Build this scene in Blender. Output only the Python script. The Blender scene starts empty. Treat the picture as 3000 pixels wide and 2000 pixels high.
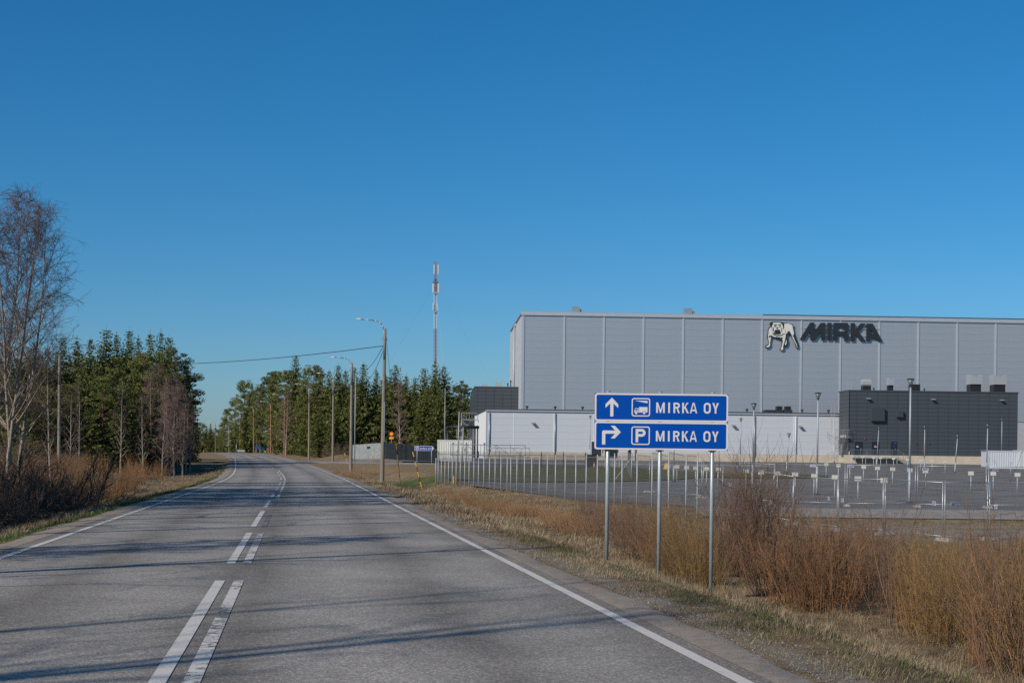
import bpy, bmesh, math, random
import numpy as np
from mathutils import Matrix, Vector

random.seed(7)
RNG = np.random.default_rng(11)
S = bpy.context.scene
COL = S.collection
rad = math.radians

# ------------------------------------------------------------------ camera, sky, sun, exposure
F, PX, PY, RHO, CAMZ = 4167.0, 1500.0, 1340.6, 0.011, 1.6
cam_data = bpy.data.cameras.new('camera')
cam = bpy.data.objects.new('camera', cam_data)
COL.objects.link(cam)
cr, sr = math.cos(RHO), math.sin(RHO)
cam.matrix_world = Matrix(((cr, -sr, 0, 0), (0, 0, -1, 0), (sr, cr, 0, CAMZ), (0, 0, 0, 1)))
cam_data.sensor_width = 36.0
cam_data.lens = F / 3000.0 * 36.0
cam_data.shift_y = (PY - 1000.0) / 3000.0
cam_data.clip_start = 0.1
cam_data.clip_end = 9000.0
S.camera = cam

SUN_EL = rad(33.0)
SUN_H = Vector((0.70, 0.714))            # horizontal direction in which the light travels
world = bpy.data.worlds.new('World')
S.world = world
world.use_nodes = True
wn = world.node_tree.nodes
wl = world.node_tree.links
bg = wn['Background']
sky = wn.new('ShaderNodeTexSky')
sky.sky_type = 'NISHITA'
sky.sun_disc = False
sky.sun_elevation = SUN_EL
sky.sun_rotation = math.atan2(-SUN_H.x, -SUN_H.y)
sky.altitude = 0.0
sky.air_density = 1.0
sky.dust_density = 0.6
sky.ozone_density = 10.0
hsv = wn.new('ShaderNodeHueSaturation')
hsv.inputs['Saturation'].default_value = 1.165
hsv.inputs['Hue'].default_value = 0.491
wl.new(sky.outputs[0], hsv.inputs['Color'])
wl.new(hsv.outputs[0], bg.inputs[0])
bg.inputs[1].default_value = 0.095

sun_data = bpy.data.lights.new('sun', 'SUN')
sun_data.energy = 4.1
sun_data.angle = rad(0.53)
sun_data.color = (1.0, 0.90, 0.76)
sun = bpy.data.objects.new('sun', sun_data)
COL.objects.link(sun)
tr = Vector((SUN_H.x * math.cos(SUN_EL), SUN_H.y * math.cos(SUN_EL), -math.sin(SUN_EL)))
sun.rotation_euler = tr.to_track_quat('-Z', 'Y').to_euler()
sun.location = (-30, -30, 60)

S.view_settings.view_transform = 'Standard'
S.view_settings.look = 'None'
S.view_settings.exposure = 0.0
S.view_settings.gamma = 1.0
S.view_settings.use_curve_mapping = False
S.render.resolution_x, S.render.resolution_y = 1024, 682
S.render.engine = 'CYCLES'
S.cycles.max_bounces = 5
S.cycles.diffuse_bounces = 2
S.cycles.transparent_max_bounces = 12
S.cycles.use_denoising = False
try:
    S.cycles.denoiser = 'OPENIMAGEDENOISE'
except Exception:
    pass

# ------------------------------------------------------------------ geometry helpers
def W(x, y, D):
    """world point seen at photo pixel (x, y), D metres ahead of the camera"""
    a, b = x - PX, PY - y
    u, v = a * cr - b * sr, a * sr + b * cr
    return Vector((u * D / F, D, CAMZ + v * D / F))

class MB:
    def __init__(self):
        self.v, self.f = [], []
    def add(self, vs, fs):
        n = len(self.v)
        self.v.extend([tuple(p) for p in vs])
        self.f.extend([tuple(i + n for i in f) for f in fs])
        return self
    def box(self, x0, x1, y0, y1, z0, z1):
        return self.add([(x0, y0, z0), (x1, y0, z0), (x1, y1, z0), (x0, y1, z0), (x0, y0, z1), (x1, y0, z1), (x1, y1, z1), (x0, y1, z1)],
                        [(0, 3, 2, 1), (4, 5, 6, 7), (0, 1, 5, 4), (1, 2, 6, 5), (2, 3, 7, 6), (3, 0, 4, 7)])
    def tube(self, p0, p1, r0, r1=None, n=8, cap=True):
        r1 = r0 if r1 is None else r1
        p0, p1 = Vector(p0), Vector(p1)
        d = (p1 - p0)
        if d.length < 1e-6:
            return self
        d.normalize()
        a = d.cross(Vector((0, 0, 1)) if abs(d.z) < 0.95 else Vector((1, 0, 0))).normalized()
        b = d.cross(a)
        vs = []
        for p, r in ((p0, r0), (p1, r1)):
            for i in range(n):
                t = 2 * math.pi * i / n
                vs.append(p + (a * math.cos(t) + b * math.sin(t)) * r)
        fs = [(i, (i + 1) % n, n + (i + 1) % n, n + i) for i in range(n)]
        if cap:
            fs += [tuple(range(n - 1, -1, -1)), tuple(range(n, 2 * n))]
        return self.add(vs, fs)
    def path(self, pts, r, n=8):
        rs = r if isinstance(r, (list, tuple)) else [r] * len(pts)
        for i in range(len(pts) - 1):
            self.tube(pts[i], pts[i + 1], rs[i], rs[i + 1], n)
        return self
    def lathe(self, prof, n=12, c=(0, 0, 0)):
        vs, fs = [], []
        for (r, z) in prof:
            for i in range(n):
                t = 2 * math.pi * i / n
                vs.append((c[0] + r * math.cos(t), c[1] + r * math.sin(t), c[2] + z))
        for k in range(len(prof) - 1):
            for i in range(n):
                j = (i + 1) % n
                fs.append((k * n + i, k * n + j, (k + 1) * n + j, (k + 1) * n + i))
        fs.append(tuple(range(n - 1, -1, -1)))
        fs.append(tuple(range((len(prof) - 1) * n, len(prof) * n)))
        return self.add(vs, fs)
    def mesh(self, name, mat, smooth=False):
        me = bpy.data.meshes.new(name)
        me.from_pydata(self.v, [], self.f)
        me.materials.append(mat)
        if smooth:
            me.polygons.foreach_set('use_smooth', [True] * len(me.polygons))
        me.update()
        return me

def put(name, me, parent=None, loc=None, rz=0.0, scale=None):
    o = bpy.data.objects.new(name, me)
    COL.objects.link(o)
    if parent is not None:
        o.parent = parent
    if loc is not None:
        o.location = loc
    if rz:
        o.rotation_euler = (0, 0, rz)
    if scale is not None:
        o.scale = scale
    return o

def build(name, mb, mat, parent=None, loc=None, smooth=False, rz=0.0):
    return put(name, mb.mesh(name, mat, smooth), parent, loc, rz)

def tag(o, label=None, cat=None, group=None, kind=None):
    if label: o['label'] = label
    if cat: o['category'] = cat
    if group: o['group'] = group
    if kind: o['kind'] = kind
    return o

def thing(name, label, cat, loc=(0, 0, 0), rz=0.0, group=None):
    o = put(name, None, None, loc, rz)
    o.empty_display_size = 0.3
    return tag(o, label, cat, group)

def np_mesh(name, V, Fq, mat, tint=None, smooth=False, uv=None):
    """fast mesh from arrays; Fq (m,3) or (m,4); tint is one value per face"""
    V = np.asarray(V, np.float32).reshape(-1, 3)
    Fq = np.asarray(Fq, np.int32)
    m, k = Fq.shape
    me = bpy.data.meshes.new(name)
    me.vertices.add(len(V))
    me.vertices.foreach_set('co', V.ravel())
    me.loops.add(m * k)
    me.loops.foreach_set('vertex_index', Fq.ravel())
    me.polygons.add(m)
    me.polygons.foreach_set('loop_start', np.arange(0, m * k, k, dtype=np.int32))
    me.polygons.foreach_set('loop_total', np.full(m, k, np.int32))
    if smooth:
        me.polygons.foreach_set('use_smooth', np.ones(m, bool))
    me.materials.append(mat)
    me.update(calc_edges=True)
    if tint is not None:
        at = me.attributes.new('tint', 'FLOAT', 'FACE')
        at.data.foreach_set('value', np.asarray(tint, np.float32))
    if uv is not None:
        l = me.uv_layers.new(name='UVMap')
        l.data.foreach_set('uv', np.asarray(uv, np.float32)[Fq.ravel()].ravel())
    me.validate()
    return me

def tubes_np(segs, sides=3):
    """segs (n,8): p0 p1 r0 r1 -> vertices, quads"""
    s = np.asarray(segs, np.float64).reshape(-1, 8)
    p0, p1, r0, r1 = s[:, 0:3], s[:, 3:6], s[:, 6], s[:, 7]
    d = p1 - p0
    d /= np.maximum(np.linalg.norm(d, axis=1, keepdims=True), 1e-9)
    ref = np.where(np.abs(d[:, 2:3]) < 0.9, np.array([[0, 0, 1.0]]), np.array([[1.0, 0, 0]]))
    a = np.cross(d, ref); a /= np.linalg.norm(a, axis=1, keepdims=True)
    b = np.cross(d, a)
    n = len(s)
    V = np.zeros((n, 2 * sides, 3))
    for i in range(sides):
        t = 2 * math.pi * i / sides
        e = a * math.cos(t) + b * math.sin(t)
        V[:, i] = p0 + e * r0[:, None]
        V[:, sides + i] = p1 + e * r1[:, None]
    Fq = np.zeros((n, sides, 4), np.int32)
    base = (np.arange(n) * 2 * sides)[:, None]
    for i in range(sides):
        j = (i + 1) % sides
        Fq[:, i] = base + np.array([[i, j, sides + j, sides + i]])
    return V.reshape(-1, 3), Fq.reshape(-1, 4)

def poly_mesh(name, outlines, depth, mat):
    """filled outline(s) in mm-free units: x right, y up; thickness along depth, standing upright facing -Y"""
    cu = bpy.data.curves.new(name, 'CURVE')
    cu.dimensions = '2D'
    cu.fill_mode = 'BOTH'
    cu.extrude = depth / 2
    for pts in outlines:
        sp = cu.splines.new('POLY')
        sp.points.add(len(pts) - 1)
        for p, q in zip(sp.points, pts):
            p.co = (q[0], q[1], 0, 1)
        sp.use_cyclic_u = True
    tmp = bpy.data.objects.new('tmp', cu)
    me = bpy.data.meshes.new_from_object(tmp)
    bpy.data.objects.remove(tmp)
    bpy.data.curves.remove(cu)
    me.name = name
    me.transform(Matrix.Rotation(math.pi / 2, 4, 'X'))
    me.materials.clear()
    me.materials.append(mat)
    return me

def arc(cx, cy, rx, ry, a0, a1, n=8):
    return [(cx + rx * math.cos(rad(a0 + (a1 - a0) * i / n)), cy + ry * math.sin(rad(a0 + (a1 - a0) * i / n))) for i in range(n + 1)]

def rrect(x0, y0, x1, y1, r, n=6):
    return arc(x1 - r, y1 - r, r, r, 0, 90, n) + arc(x0 + r, y1 - r, r, r, 90, 180, n) + arc(x0 + r, y0 + r, r, r, 180, 270, n) + arc(x1 - r, y0 + r, r, r, 270, 360, n)

# ------------------------------------------------------------------ materials
def mat(name, col, rough=0.6, metal=0.0, var=0.12, scale=6.0, bump=0.0, bscale=None, detail=6, spec=0.5, col2=None, tint=False, sub=None, stretch=None):
    m = bpy.data.materials.new(name)
    m.use_nodes = True
    nt = m.node_tree; N = nt.nodes; Lk = nt.links
    p = N['Principled BSDF']
    p.inputs['Roughness'].default_value = rough
    p.inputs['Metallic'].default_value = metal
    p.inputs['Specular IOR Level'].default_value = spec
    tc = N.new('ShaderNodeTexCoord')
    co = tc.outputs['Object']
    if stretch:
        mp = N.new('ShaderNodeMapping'); mp.inputs['Scale'].default_value = stretch
        Lk.new(co, mp.inputs[0]); co = mp.outputs[0]
    nz = N.new('ShaderNodeTexNoise')
    nz.inputs['Scale'].default_value = scale; nz.inputs['Detail'].default_value = detail; nz.inputs['Roughness'].default_value = 0.65
    Lk.new(co, nz.inputs['Vector'])
    rp = N.new('ShaderNodeValToRGB')
    c2 = col2 if col2 else tuple(min(1, c * (1 + var)) for c in col)
    c1 = col if col2 else tuple(c * (1 - var) for c in col)
    rp.color_ramp.elements[0].position = 0.33; rp.color_ramp.elements[1].position = 0.67
    rp.color_ramp.elements[0].color = (*c1, 1); rp.color_ramp.elements[1].color = (*c2, 1)
    Lk.new(nz.outputs['Fac'], rp.inputs['Fac'])
    out = rp.outputs['Color']
    if tint:
        at = N.new('ShaderNodeAttribute'); at.attribute_name = 'tint'
        hs = N.new('ShaderNodeMixRGB'); hs.blend_type = 'MIX'
        hs.inputs['Color1'].default_value = (*c1, 1); hs.inputs['Color2'].default_value = (*c2, 1)
        Lk.new(at.outputs['Fac'], hs.inputs['Fac'])
        out = hs.outputs['Color']
    Lk.new(out, p.inputs['Base Color'])
    if bump:
        nb = N.new('ShaderNodeTexNoise'); nb.inputs['Scale'].default_value = bscale or scale * 6; nb.inputs['Detail'].default_value = 5
        Lk.new(co, nb.inputs['Vector'])
        bp = N.new('ShaderNodeBump'); bp.inputs['Strength'].default_value = bump; bp.inputs['Distance'].default_value = 0.02
        Lk.new(nb.outputs['Fac'], bp.inputs['Height']); Lk.new(bp.outputs['Normal'], p.inputs['Normal'])
    if sub:
        p.inputs['Subsurface Weight'].default_value = sub
    return m

M = {}
def asphalt(name, base, lane=False):
    m = bpy.data.materials.new(name); m.use_nodes = True
    nt = m.node_tree; N = nt.nodes; Lk = nt.links; p = N['Principled BSDF']
    p.inputs['Roughness'].default_value = 0.82
    p.inputs['Specular IOR Level'].default_value = 0.15
    tc = N.new('ShaderNodeTexCoord')
    n1 = N.new('ShaderNodeTexNoise'); n1.inputs['Scale'].default_value = 0.35; n1.inputs['Detail'].default_value = 8; n1.inputs['Roughness'].default_value = 0.6
    Lk.new(tc.outputs['Object'], n1.inputs['Vector'])
    vo = N.new('ShaderNodeTexVoronoi'); vo.inputs['Scale'].default_value = 70.0
    Lk.new(tc.outputs['Object'], vo.inputs['Vector'])
    sep = N.new('ShaderNodeSeparateColor'); Lk.new(vo.outputs['Color'], sep.inputs[0])
    r1 = N.new('ShaderNodeValToRGB')
    r1.color_ramp.elements[0].position = 0.3; r1.color_ramp.elements[1].position = 0.72
    r1.color_ramp.elements[0].color = (*[c * 0.72 for c in base], 1); r1.color_ramp.elements[1].color = (*[c * 1.24 for c in base], 1)
    Lk.new(n1.outputs['Fac'], r1.inputs['Fac'])
    r2 = N.new('ShaderNodeValToRGB')
    for pos, v in ((0.0, 0.62), (0.35, 0.85), (0.72, 1.05)):
        e = r2.color_ramp.elements.new(pos) if pos not in (0.0,) else r2.color_ramp.elements[0]
        e.position = pos; e.color = (v, v, v, 1)
    r2.color_ramp.elements[-1].position = 1.0; r2.color_ramp.elements[-1].color = (1.75, 1.75, 1.8, 1)
    Lk.new(sep.outputs[0], r2.inputs['Fac'])
    mx = N.new('ShaderNodeMixRGB'); mx.blend_type = 'MULTIPLY'; mx.inputs['Fac'].default_value = 1.0
    Lk.new(r1.outputs['Color'], mx.inputs['Color1']); Lk.new(r2.outputs['Color'], mx.inputs['Color2'])
    out = mx.outputs['Color']
    if lane:
        # polished, dustier wheel tracks follow the lanes: u of the UV map is the distance from the road centre
        uv = N.new('ShaderNodeUVMap'); sx = N.new('ShaderNodeSeparateXYZ'); Lk.new(uv.outputs[0], sx.inputs[0])
        n2 = N.new('ShaderNodeTexNoise'); n2.inputs['Scale'].default_value = 0.12; n2.inputs['Detail'].default_value = 4
        Lk.new(tc.outputs['Object'], n2.inputs['Vector'])
        ab = N.new('ShaderNodeMath'); ab.operation = 'ABSOLUTE'; Lk.new(sx.outputs[0], ab.inputs[0])
        wob = N.new('ShaderNodeMath'); wob.operation = 'MULTIPLY_ADD'; wob.inputs[1].default_value = 0.7; Lk.new(n2.outputs['Fac'], wob.inputs[0]); Lk.new(ab.outputs[0], wob.inputs[2])
        rr = N.new('ShaderNodeValToRGB')
        els = rr.color_ramp.elements
        data = [(0.0, 0.90), (0.10, 0.74), (0.2, 1.02), (0.34, 1.12), (0.45, 0.95), (0.54, 0.76), (0.64, 0.98), (0.76, 1.08), (0.88, 0.84), (1.0, 0.80)]
        els[0].position = data[0][0]; els[0].color = (data[0][1],) * 3 + (1,)
        els[1].position = data[-1][0]; els[1].color = (data[-1][1], data[-1][1] * 0.94, data[-1][1] * 0.88, 1)
        for pos, v in data[1:-1]:
            e = els.new(pos); e.color = (v, v * (0.985 if v < 0.95 else 1.0), v * (0.96 if v < 0.95 else 1.0), 1)
        dv = N.new('ShaderNodeMath'); dv.operation = 'DIVIDE'; dv.inputs[1].default_value = 4.7; Lk.new(wob.outputs[0], dv.inputs[0])
        Lk.new(dv.outputs[0], rr.inputs['Fac'])
        m2 = N.new('ShaderNodeMixRGB'); m2.blend_type = 'MULTIPLY'; m2.inputs['Fac'].default_value = 1.0
        Lk.new(out, m2.inputs['Color1']); Lk.new(rr.outputs['Color'], m2.inputs['Color2']); out = m2.outputs['Color']
    Lk.new(out, p.inputs['Base Color'])
    bp = N.new('ShaderNodeBump'); bp.inputs['Strength'].default_value = 0.4; bp.inputs['Distance'].default_value = 0.004
    Lk.new(vo.outputs['Distance'], bp.inputs['Height']); Lk.new(bp.outputs['Normal'], p.inputs['Normal'])
    return m

M['road'] = asphalt('road_asphalt', (0.262, 0.242, 0.216), lane=True)
M['lot'] = asphalt('lot_asphalt', (0.165, 0.156, 0.146))
M['sideroad'] = asphalt('side_asphalt', (0.27, 0.26, 0.25))

def paint_mat(name, wear):
    m = bpy.data.materials.new(name); m.use_nodes = True
    nt = m.node_tree; N = nt.nodes; Lk = nt.links; p = N['Principled BSDF']
    p.inputs['Roughness'].default_value = 0.7
    tc = N.new('ShaderNodeTexCoord')
    n1 = N.new('ShaderNodeTexNoise'); n1.inputs['Scale'].default_value = 9.0; n1.inputs['Detail'].default_value = 9; n1.inputs['Roughness'].default_value = 0.75
    Lk.new(tc.outputs['Object'], n1.inputs['Vector'])
    n3 = N.new('ShaderNodeTexNoise'); n3.inputs['Scale'].default_value = 0.5; n3.inputs['Detail'].default_value = 3
    Lk.new(tc.outputs['Object'], n3.inputs['Vector'])
    ad = N.new('ShaderNodeMath'); ad.operation = 'MULTIPLY_ADD'; ad.inputs[1].default_value = 0.5; Lk.new(n3.outputs['Fac'], ad.inputs[0]); Lk.new(n1.outputs['Fac'], ad.inputs[2])
    rp = N.new('ShaderNodeValToRGB')
    rp.color_ramp.elements[0].position = wear; rp.color_ramp.elements[1].position = wear + 0.06
    rp.color_ramp.elements[0].color = (0.12, 0.118, 0.115, 1); rp.color_ramp.elements[1].color = (0.60, 0.565, 0.52, 1)
    Lk.new(ad.outputs[0], rp.inputs['Fac'])
    n2 = N.new('ShaderNodeTexNoise'); n2.inputs['Scale'].default_value = 40; n2.inputs['Detail'].default_value = 3
    Lk.new(tc.outputs['Object'], n2.inputs['Vector'])
    r2 = N.new('ShaderNodeValToRGB'); r2.color_ramp.elements[0].position = 0.3; r2.color_ramp.elements[1].position = 0.6
    r2.color_ramp.elements[0].color = (0.8, 0.79, 0.77, 1); r2.color_ramp.elements[1].color = (1, 1, 1, 1)
    Lk.new(n2.outputs['Fac'], r2.inputs['Fac'])
    mx = N.new('ShaderNodeMixRGB'); mx.blend_type = 'MULTIPLY'; mx.inputs['Fac'].default_value = 1.0
    Lk.new(rp.outputs['Color'], mx.inputs['Color1']); Lk.new(r2.outputs['Color'], mx.inputs['Color2'])
    Lk.new(mx.outputs['Color'], p.inputs['Base Color'])
    return m
M['paint'] = paint_mat('road_paint', 0.55)
M['paint_worn'] = paint_mat('road_paint_worn', 0.68)
M['paint_very_worn'] = paint_mat('road_paint_very_worn', 0.84)
M['paint_edge'] = paint_mat('road_paint_edge', 0.60)

def ground_mat():
    m = bpy.data.materials.new('ground_cover'); m.use_nodes = True
    nt = m.node_tree; N = nt.nodes; Lk = nt.links; p = N['Principled BSDF']
    p.inputs['Roughness'].default_value = 0.95; p.inputs['Specular IOR Level'].default_value = 0.1
    tc = N.new('ShaderNodeTexCoord')
    def noise(sc, det=8, ro=0.65):
        n = N.new('ShaderNodeTexNoise'); n.inputs['Scale'].default_value = sc; n.inputs['Detail'].default_value = det; n.inputs['Roughness'].default_value = ro
        Lk.new(tc.outputs['Object'], n.inputs['Vector']); return n.outputs['Fac']
    def ramp(f, els):
        r = N.new('ShaderNodeValToRGB')
        while len(r.color_ramp.elements) < len(els): r.color_ramp.elements.new(0.5)
        for e, (pos, c) in zip(r.color_ramp.elements, els):
            e.position = pos; e.color = (*c, 1)
        Lk.new(f, r.inputs['Fac']); return r.outputs['Color']
    def mix(f, a, b):
        x = N.new('ShaderNodeMixRGB'); Lk.new(f, x.inputs['Fac']); Lk.new(a, x.inputs['Color1']); Lk.new(b, x.inputs['Color2']); return x.outputs['Color']
    dry = ramp(noise(2.2, 10, 0.75), [(0.28, (0.085, 0.058, 0.034)), (0.5, (0.225, 0.162, 0.095)), (0.72, (0.37, 0.285, 0.175))])
    green = ramp(noise(3.0, 9), [(0.3, (0.035, 0.048, 0.016)), (0.7, (0.10, 0.13, 0.042))])
    sand = ramp(noise(1.2, 9), [(0.3, (0.17, 0.14, 0.11)), (0.7, (0.33, 0.28, 0.225))])
    gm = N.new('ShaderNodeAttribute'); gm.attribute_name = 'green'
    sm = N.new('ShaderNodeAttribute'); sm.attribute_name = 'sand'
    nb = noise(0.5, 6)
    def mask(attr, lo, hi):
        ad = N.new('ShaderNodeMath'); ad.operation = 'ADD'; Lk.new(attr.outputs['Fac'], ad.inputs[0]); Lk.new(nb, ad.inputs[1])
        r = N.new('ShaderNodeMapRange'); r.inputs[1].default_value = lo; r.inputs[2].default_value = hi; Lk.new(ad.outputs[0], r.inputs[0]); return r.outputs[0]
    c = mix(mask(gm, 0.62, 0.95), dry, green)
    c = mix(mask(sm, 0.85, 1.1), c, sand)
    Lk.new(c, p.inputs['Base Color'])
    bp = N.new('ShaderNodeBump'); bp.inputs['Strength'].default_value = 0.9; bp.inputs['Distance'].default_value = 0.06
    Lk.new(noise(9, 8, 0.8), bp.inputs['Height']); Lk.new(bp.outputs['Normal'], p.inputs['Normal'])
    return m
M['ground'] = ground_mat()
M['gravel'] = mat('gravel_dust', (0.22, 0.18, 0.145), 0.95, col2=(0.34, 0.285, 0.235), scale=7, detail=10, bump=0.5, bscale=60, spec=0.2)
M['gravel_strip'] = mat('gravel_strip', (0.17, 0.155, 0.135), 0.95, col2=(0.29, 0.265, 0.235), scale=3, detail=10, bump=0.4, bscale=30)
M['stone'] = mat('stone_chips', (0.10, 0.095, 0.09), 0.9, col2=(0.30, 0.285, 0.265), scale=3, tint=True)
M['lawn'] = mat('lawn', (0.055, 0.065, 0.022), 0.95, col2=(0.15, 0.13, 0.06), scale=0.9, detail=10, bump=0.8, bscale=10, spec=0.1)
M['mast_red'] = mat('mast_red', (0.36, 0.13, 0.12), 0.6)
M['mast_white'] = mat('mast_white', (0.72, 0.72, 0.72), 0.5)
M['white_plastic'] = mat('white_plastic', (0.55, 0.54, 0.47), 0.5, var=0.04)
M['galv'] = mat('galvanised_steel', (0.34, 0.37, 0.39), 0.42, 0.55, var=0.12, scale=18)
M['galv_light'] = mat('galvanised_light', (0.36, 0.39, 0.41), 0.55, 0.25, var=0.1, scale=12)
M['post_grey'] = mat('grey_sign_post', (0.36, 0.40, 0.41), 0.42, 0.35, var=0.10, scale=9)
M['dark_metal'] = mat('dark_metal', (0.035, 0.04, 0.046), 0.5, 0.2)
M['black'] = mat('black_plastic', (0.014, 0.015, 0.017), 0.5)
M['sign_blue'] = mat('sign_blue', (0.0005, 0.066, 0.365), 0.55, var=0.05, scale=2, spec=0.08)
M['sign_white'] = mat('sign_white', (0.66, 0.62, 0.60), 0.5, var=0.03, scale=3)
M['wood_grey'] = mat('weathered_pole_wood', (0.15, 0.125, 0.095), 0.85, col2=(0.27, 0.24, 0.19), scale=5, bump=0.3, stretch=(8, 8, 0.6))
M['wood_brown'] = mat('impregnated_pole_wood', (0.20, 0.095, 0.042), 0.85, col2=(0.33, 0.175, 0.085), scale=5, bump=0.3, stretch=(8, 8, 0.6))
M['cable'] = mat('cable_black', (0.02, 0.021, 0.022), 0.6)
M['steel_wire'] = mat('steel_wire', (0.25, 0.27, 0.29), 0.5, 0.3)
M['yellow'] = mat('signal_yellow', (0.62, 0.34, 0.015), 0.5, var=0.08)
M['orange'] = mat('signal_orange', (0.62, 0.14, 0.01), 0.5, var=0.05)
M['red'] = mat('signal_red', (0.45, 0.02, 0.012), 0.5, var=0.05)
M['sun_yellow'] = mat('plate_yellow', (0.80, 0.40, 0.01), 0.5, var=0.05)
M['hall_panel'] = mat('hall_panel', (0.405, 0.436, 0.475), 0.36, 0.45, var=0.05, scale=0.25)
M['hall_side'] = mat('hall_side_panel', (0.42, 0.45, 0.48), 0.35, 0.4, var=0.05, scale=0.6)
M['hall_trim'] = mat('hall_trim', (0.50, 0.53, 0.56), 0.4, 0.4, var=0.04, scale=1)
M['wall_white'] = mat('annex_panel', (0.50, 0.53, 0.57), 0.5, 0.05, var=0.025, scale=0.5)
M['white_trim'] = mat('annex_trim', (0.62, 0.64, 0.66), 0.5, var=0.03)
M['joint_dark'] = mat('joint_shadow_gap', (0.35, 0.375, 0.41), 0.5)  # own grey of the hall backing wall, visible in the panel joints
M['joint_light'] = mat('annex_joint_gap', (0.42, 0.44, 0.47), 0.7)
M['roof_dark'] = mat('roof_flashing', (0.055, 0.058, 0.062), 0.6)
M['slate_panel'] = mat('slate_panel', (0.058, 0.068, 0.080), 0.5, 0.1, var=0.08, scale=0.8)
M['slate_gap'] = mat('slate_gap', (0.018, 0.02, 0.023), 0.7)
M['plinth'] = mat('plinth_concrete', (0.50, 0.43, 0.345), 0.85, var=0.1, scale=0.9, detail=8)
M['concrete'] = mat('grey_concrete', (0.30, 0.295, 0.28), 0.9, var=0.15, scale=3, bump=0.2)
M['barrier'] = mat('barrier_panel', (0.24, 0.27, 0.28), 0.8, var=0.2, scale=3.0, detail=9)
M['black_wall'] = mat('black_wall_sheet', (0.020, 0.026, 0.032), 0.45, 0.2)
M['door'] = mat('door_teal', (0.012, 0.022, 0.026), 0.4)
M['glass'] = mat('window_glass', (0.02, 0.025, 0.03), 0.08, spec=0.8)
M['container'] = mat('container_white', (0.62, 0.63, 0.58), 0.55, var=0.05, scale=2)
M['blue_paint'] = mat('bright_blue', (0.02, 0.10, 0.55), 0.5)
M['logo_dark'] = mat('logo_dark', (0.016, 0.021, 0.027), 0.5)
M['logo_white'] = mat('logo_white', (0.62, 0.62, 0.57), 0.5, var=0.06, scale=0.8)
M['violet_print'] = mat('placard_violet', (0.10, 0.09, 0.40), 0.5)
M['mesh_wire'] = mat('fence_wire', (0.16, 0.17, 0.18), 0.5, 0.3)
M['bark_birch'] = mat('birch_bark', (0.075, 0.060, 0.050), 0.85, col2=(0.42, 0.355, 0.295), scale=4, detail=6, stretch=(1.2, 1.2, 5))
M['bark_limb'] = mat('birch_limb', (0.085, 0.058, 0.045), 0.85, col2=(0.30, 0.225, 0.17), scale=3, detail=6)
M['twig_birch'] = mat('birch_twig', (0.060, 0.040, 0.038), 0.8, col2=(0.20, 0.13, 0.11), tint=True)
M['twig_red'] = mat('birch_twig_reddish', (0.11, 0.073, 0.058), 0.8, col2=(0.34, 0.225, 0.175), tint=True)
M['bark_spruce'] = mat('spruce_bark', (0.05, 0.038, 0.03), 0.9, col2=(0.12, 0.095, 0.075), scale=6, stretch=(4, 4, 1))
M['bark_pine'] = mat('pine_bark', (0.09, 0.06, 0.045), 0.9, col2=(0.22, 0.12, 0.07), scale=4, stretch=(4, 4, 1))
M['needle_spruce'] = mat('spruce_needles', (0.036, 0.050, 0.015), 0.7, col2=(0.165, 0.175, 0.042), tint=True, spec=0.25)
M['needle_pine'] = mat('pine_needles', (0.042, 0.060, 0.022), 0.7, col2=(0.150, 0.172, 0.052), tint=True, spec=0.25)
M['needle_light'] = mat('light_needles', (0.062, 0.080, 0.020), 0.7, col2=(0.205, 0.220, 0.056), tint=True, spec=0.25)
M['willow_orange'] = mat('willow_stem_orange', (0.065, 0.036, 0.022), 0.7, col2=(0.40, 0.205, 0.085), tint=True)
M['willow_yellow'] = mat('willow_stem_yellow', (0.085, 0.052, 0.026), 0.7, col2=(0.44, 0.26, 0.09), tint=True)
M['willow_brown'] = mat('willow_stem_brown', (0.055, 0.034, 0.026), 0.75, col2=(0.28, 0.165, 0.10), tint=True)
M['thicket_orange'] = mat('thicket_orange', (0.12, 0.062, 0.030), 0.75, col2=(0.46, 0.25, 0.105), tint=True)
M['brush_black'] = mat('brush_black_branch', (0.030, 0.022, 0.017), 0.85, col2=(0.12, 0.085, 0.06), tint=True)
M['brush_dark'] = mat('brush_dark_twig', (0.060, 0.044, 0.032), 0.8, col2=(0.26, 0.18, 0.115), tint=True)
M['reed'] = mat('dry_reed', (0.16, 0.085, 0.04), 0.8, col2=(0.42, 0.25, 0.125), tint=True)
M['grass_dry'] = mat('dry_grass_blade', (0.085, 0.062, 0.038), 0.85, col2=(0.46, 0.355, 0.225), tint=True, spec=0.15)
M['grass_green'] = mat('green_grass_blade', (0.035, 0.055, 0.014), 0.8, col2=(0.13, 0.17, 0.055), tint=True, spec=0.2)

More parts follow.
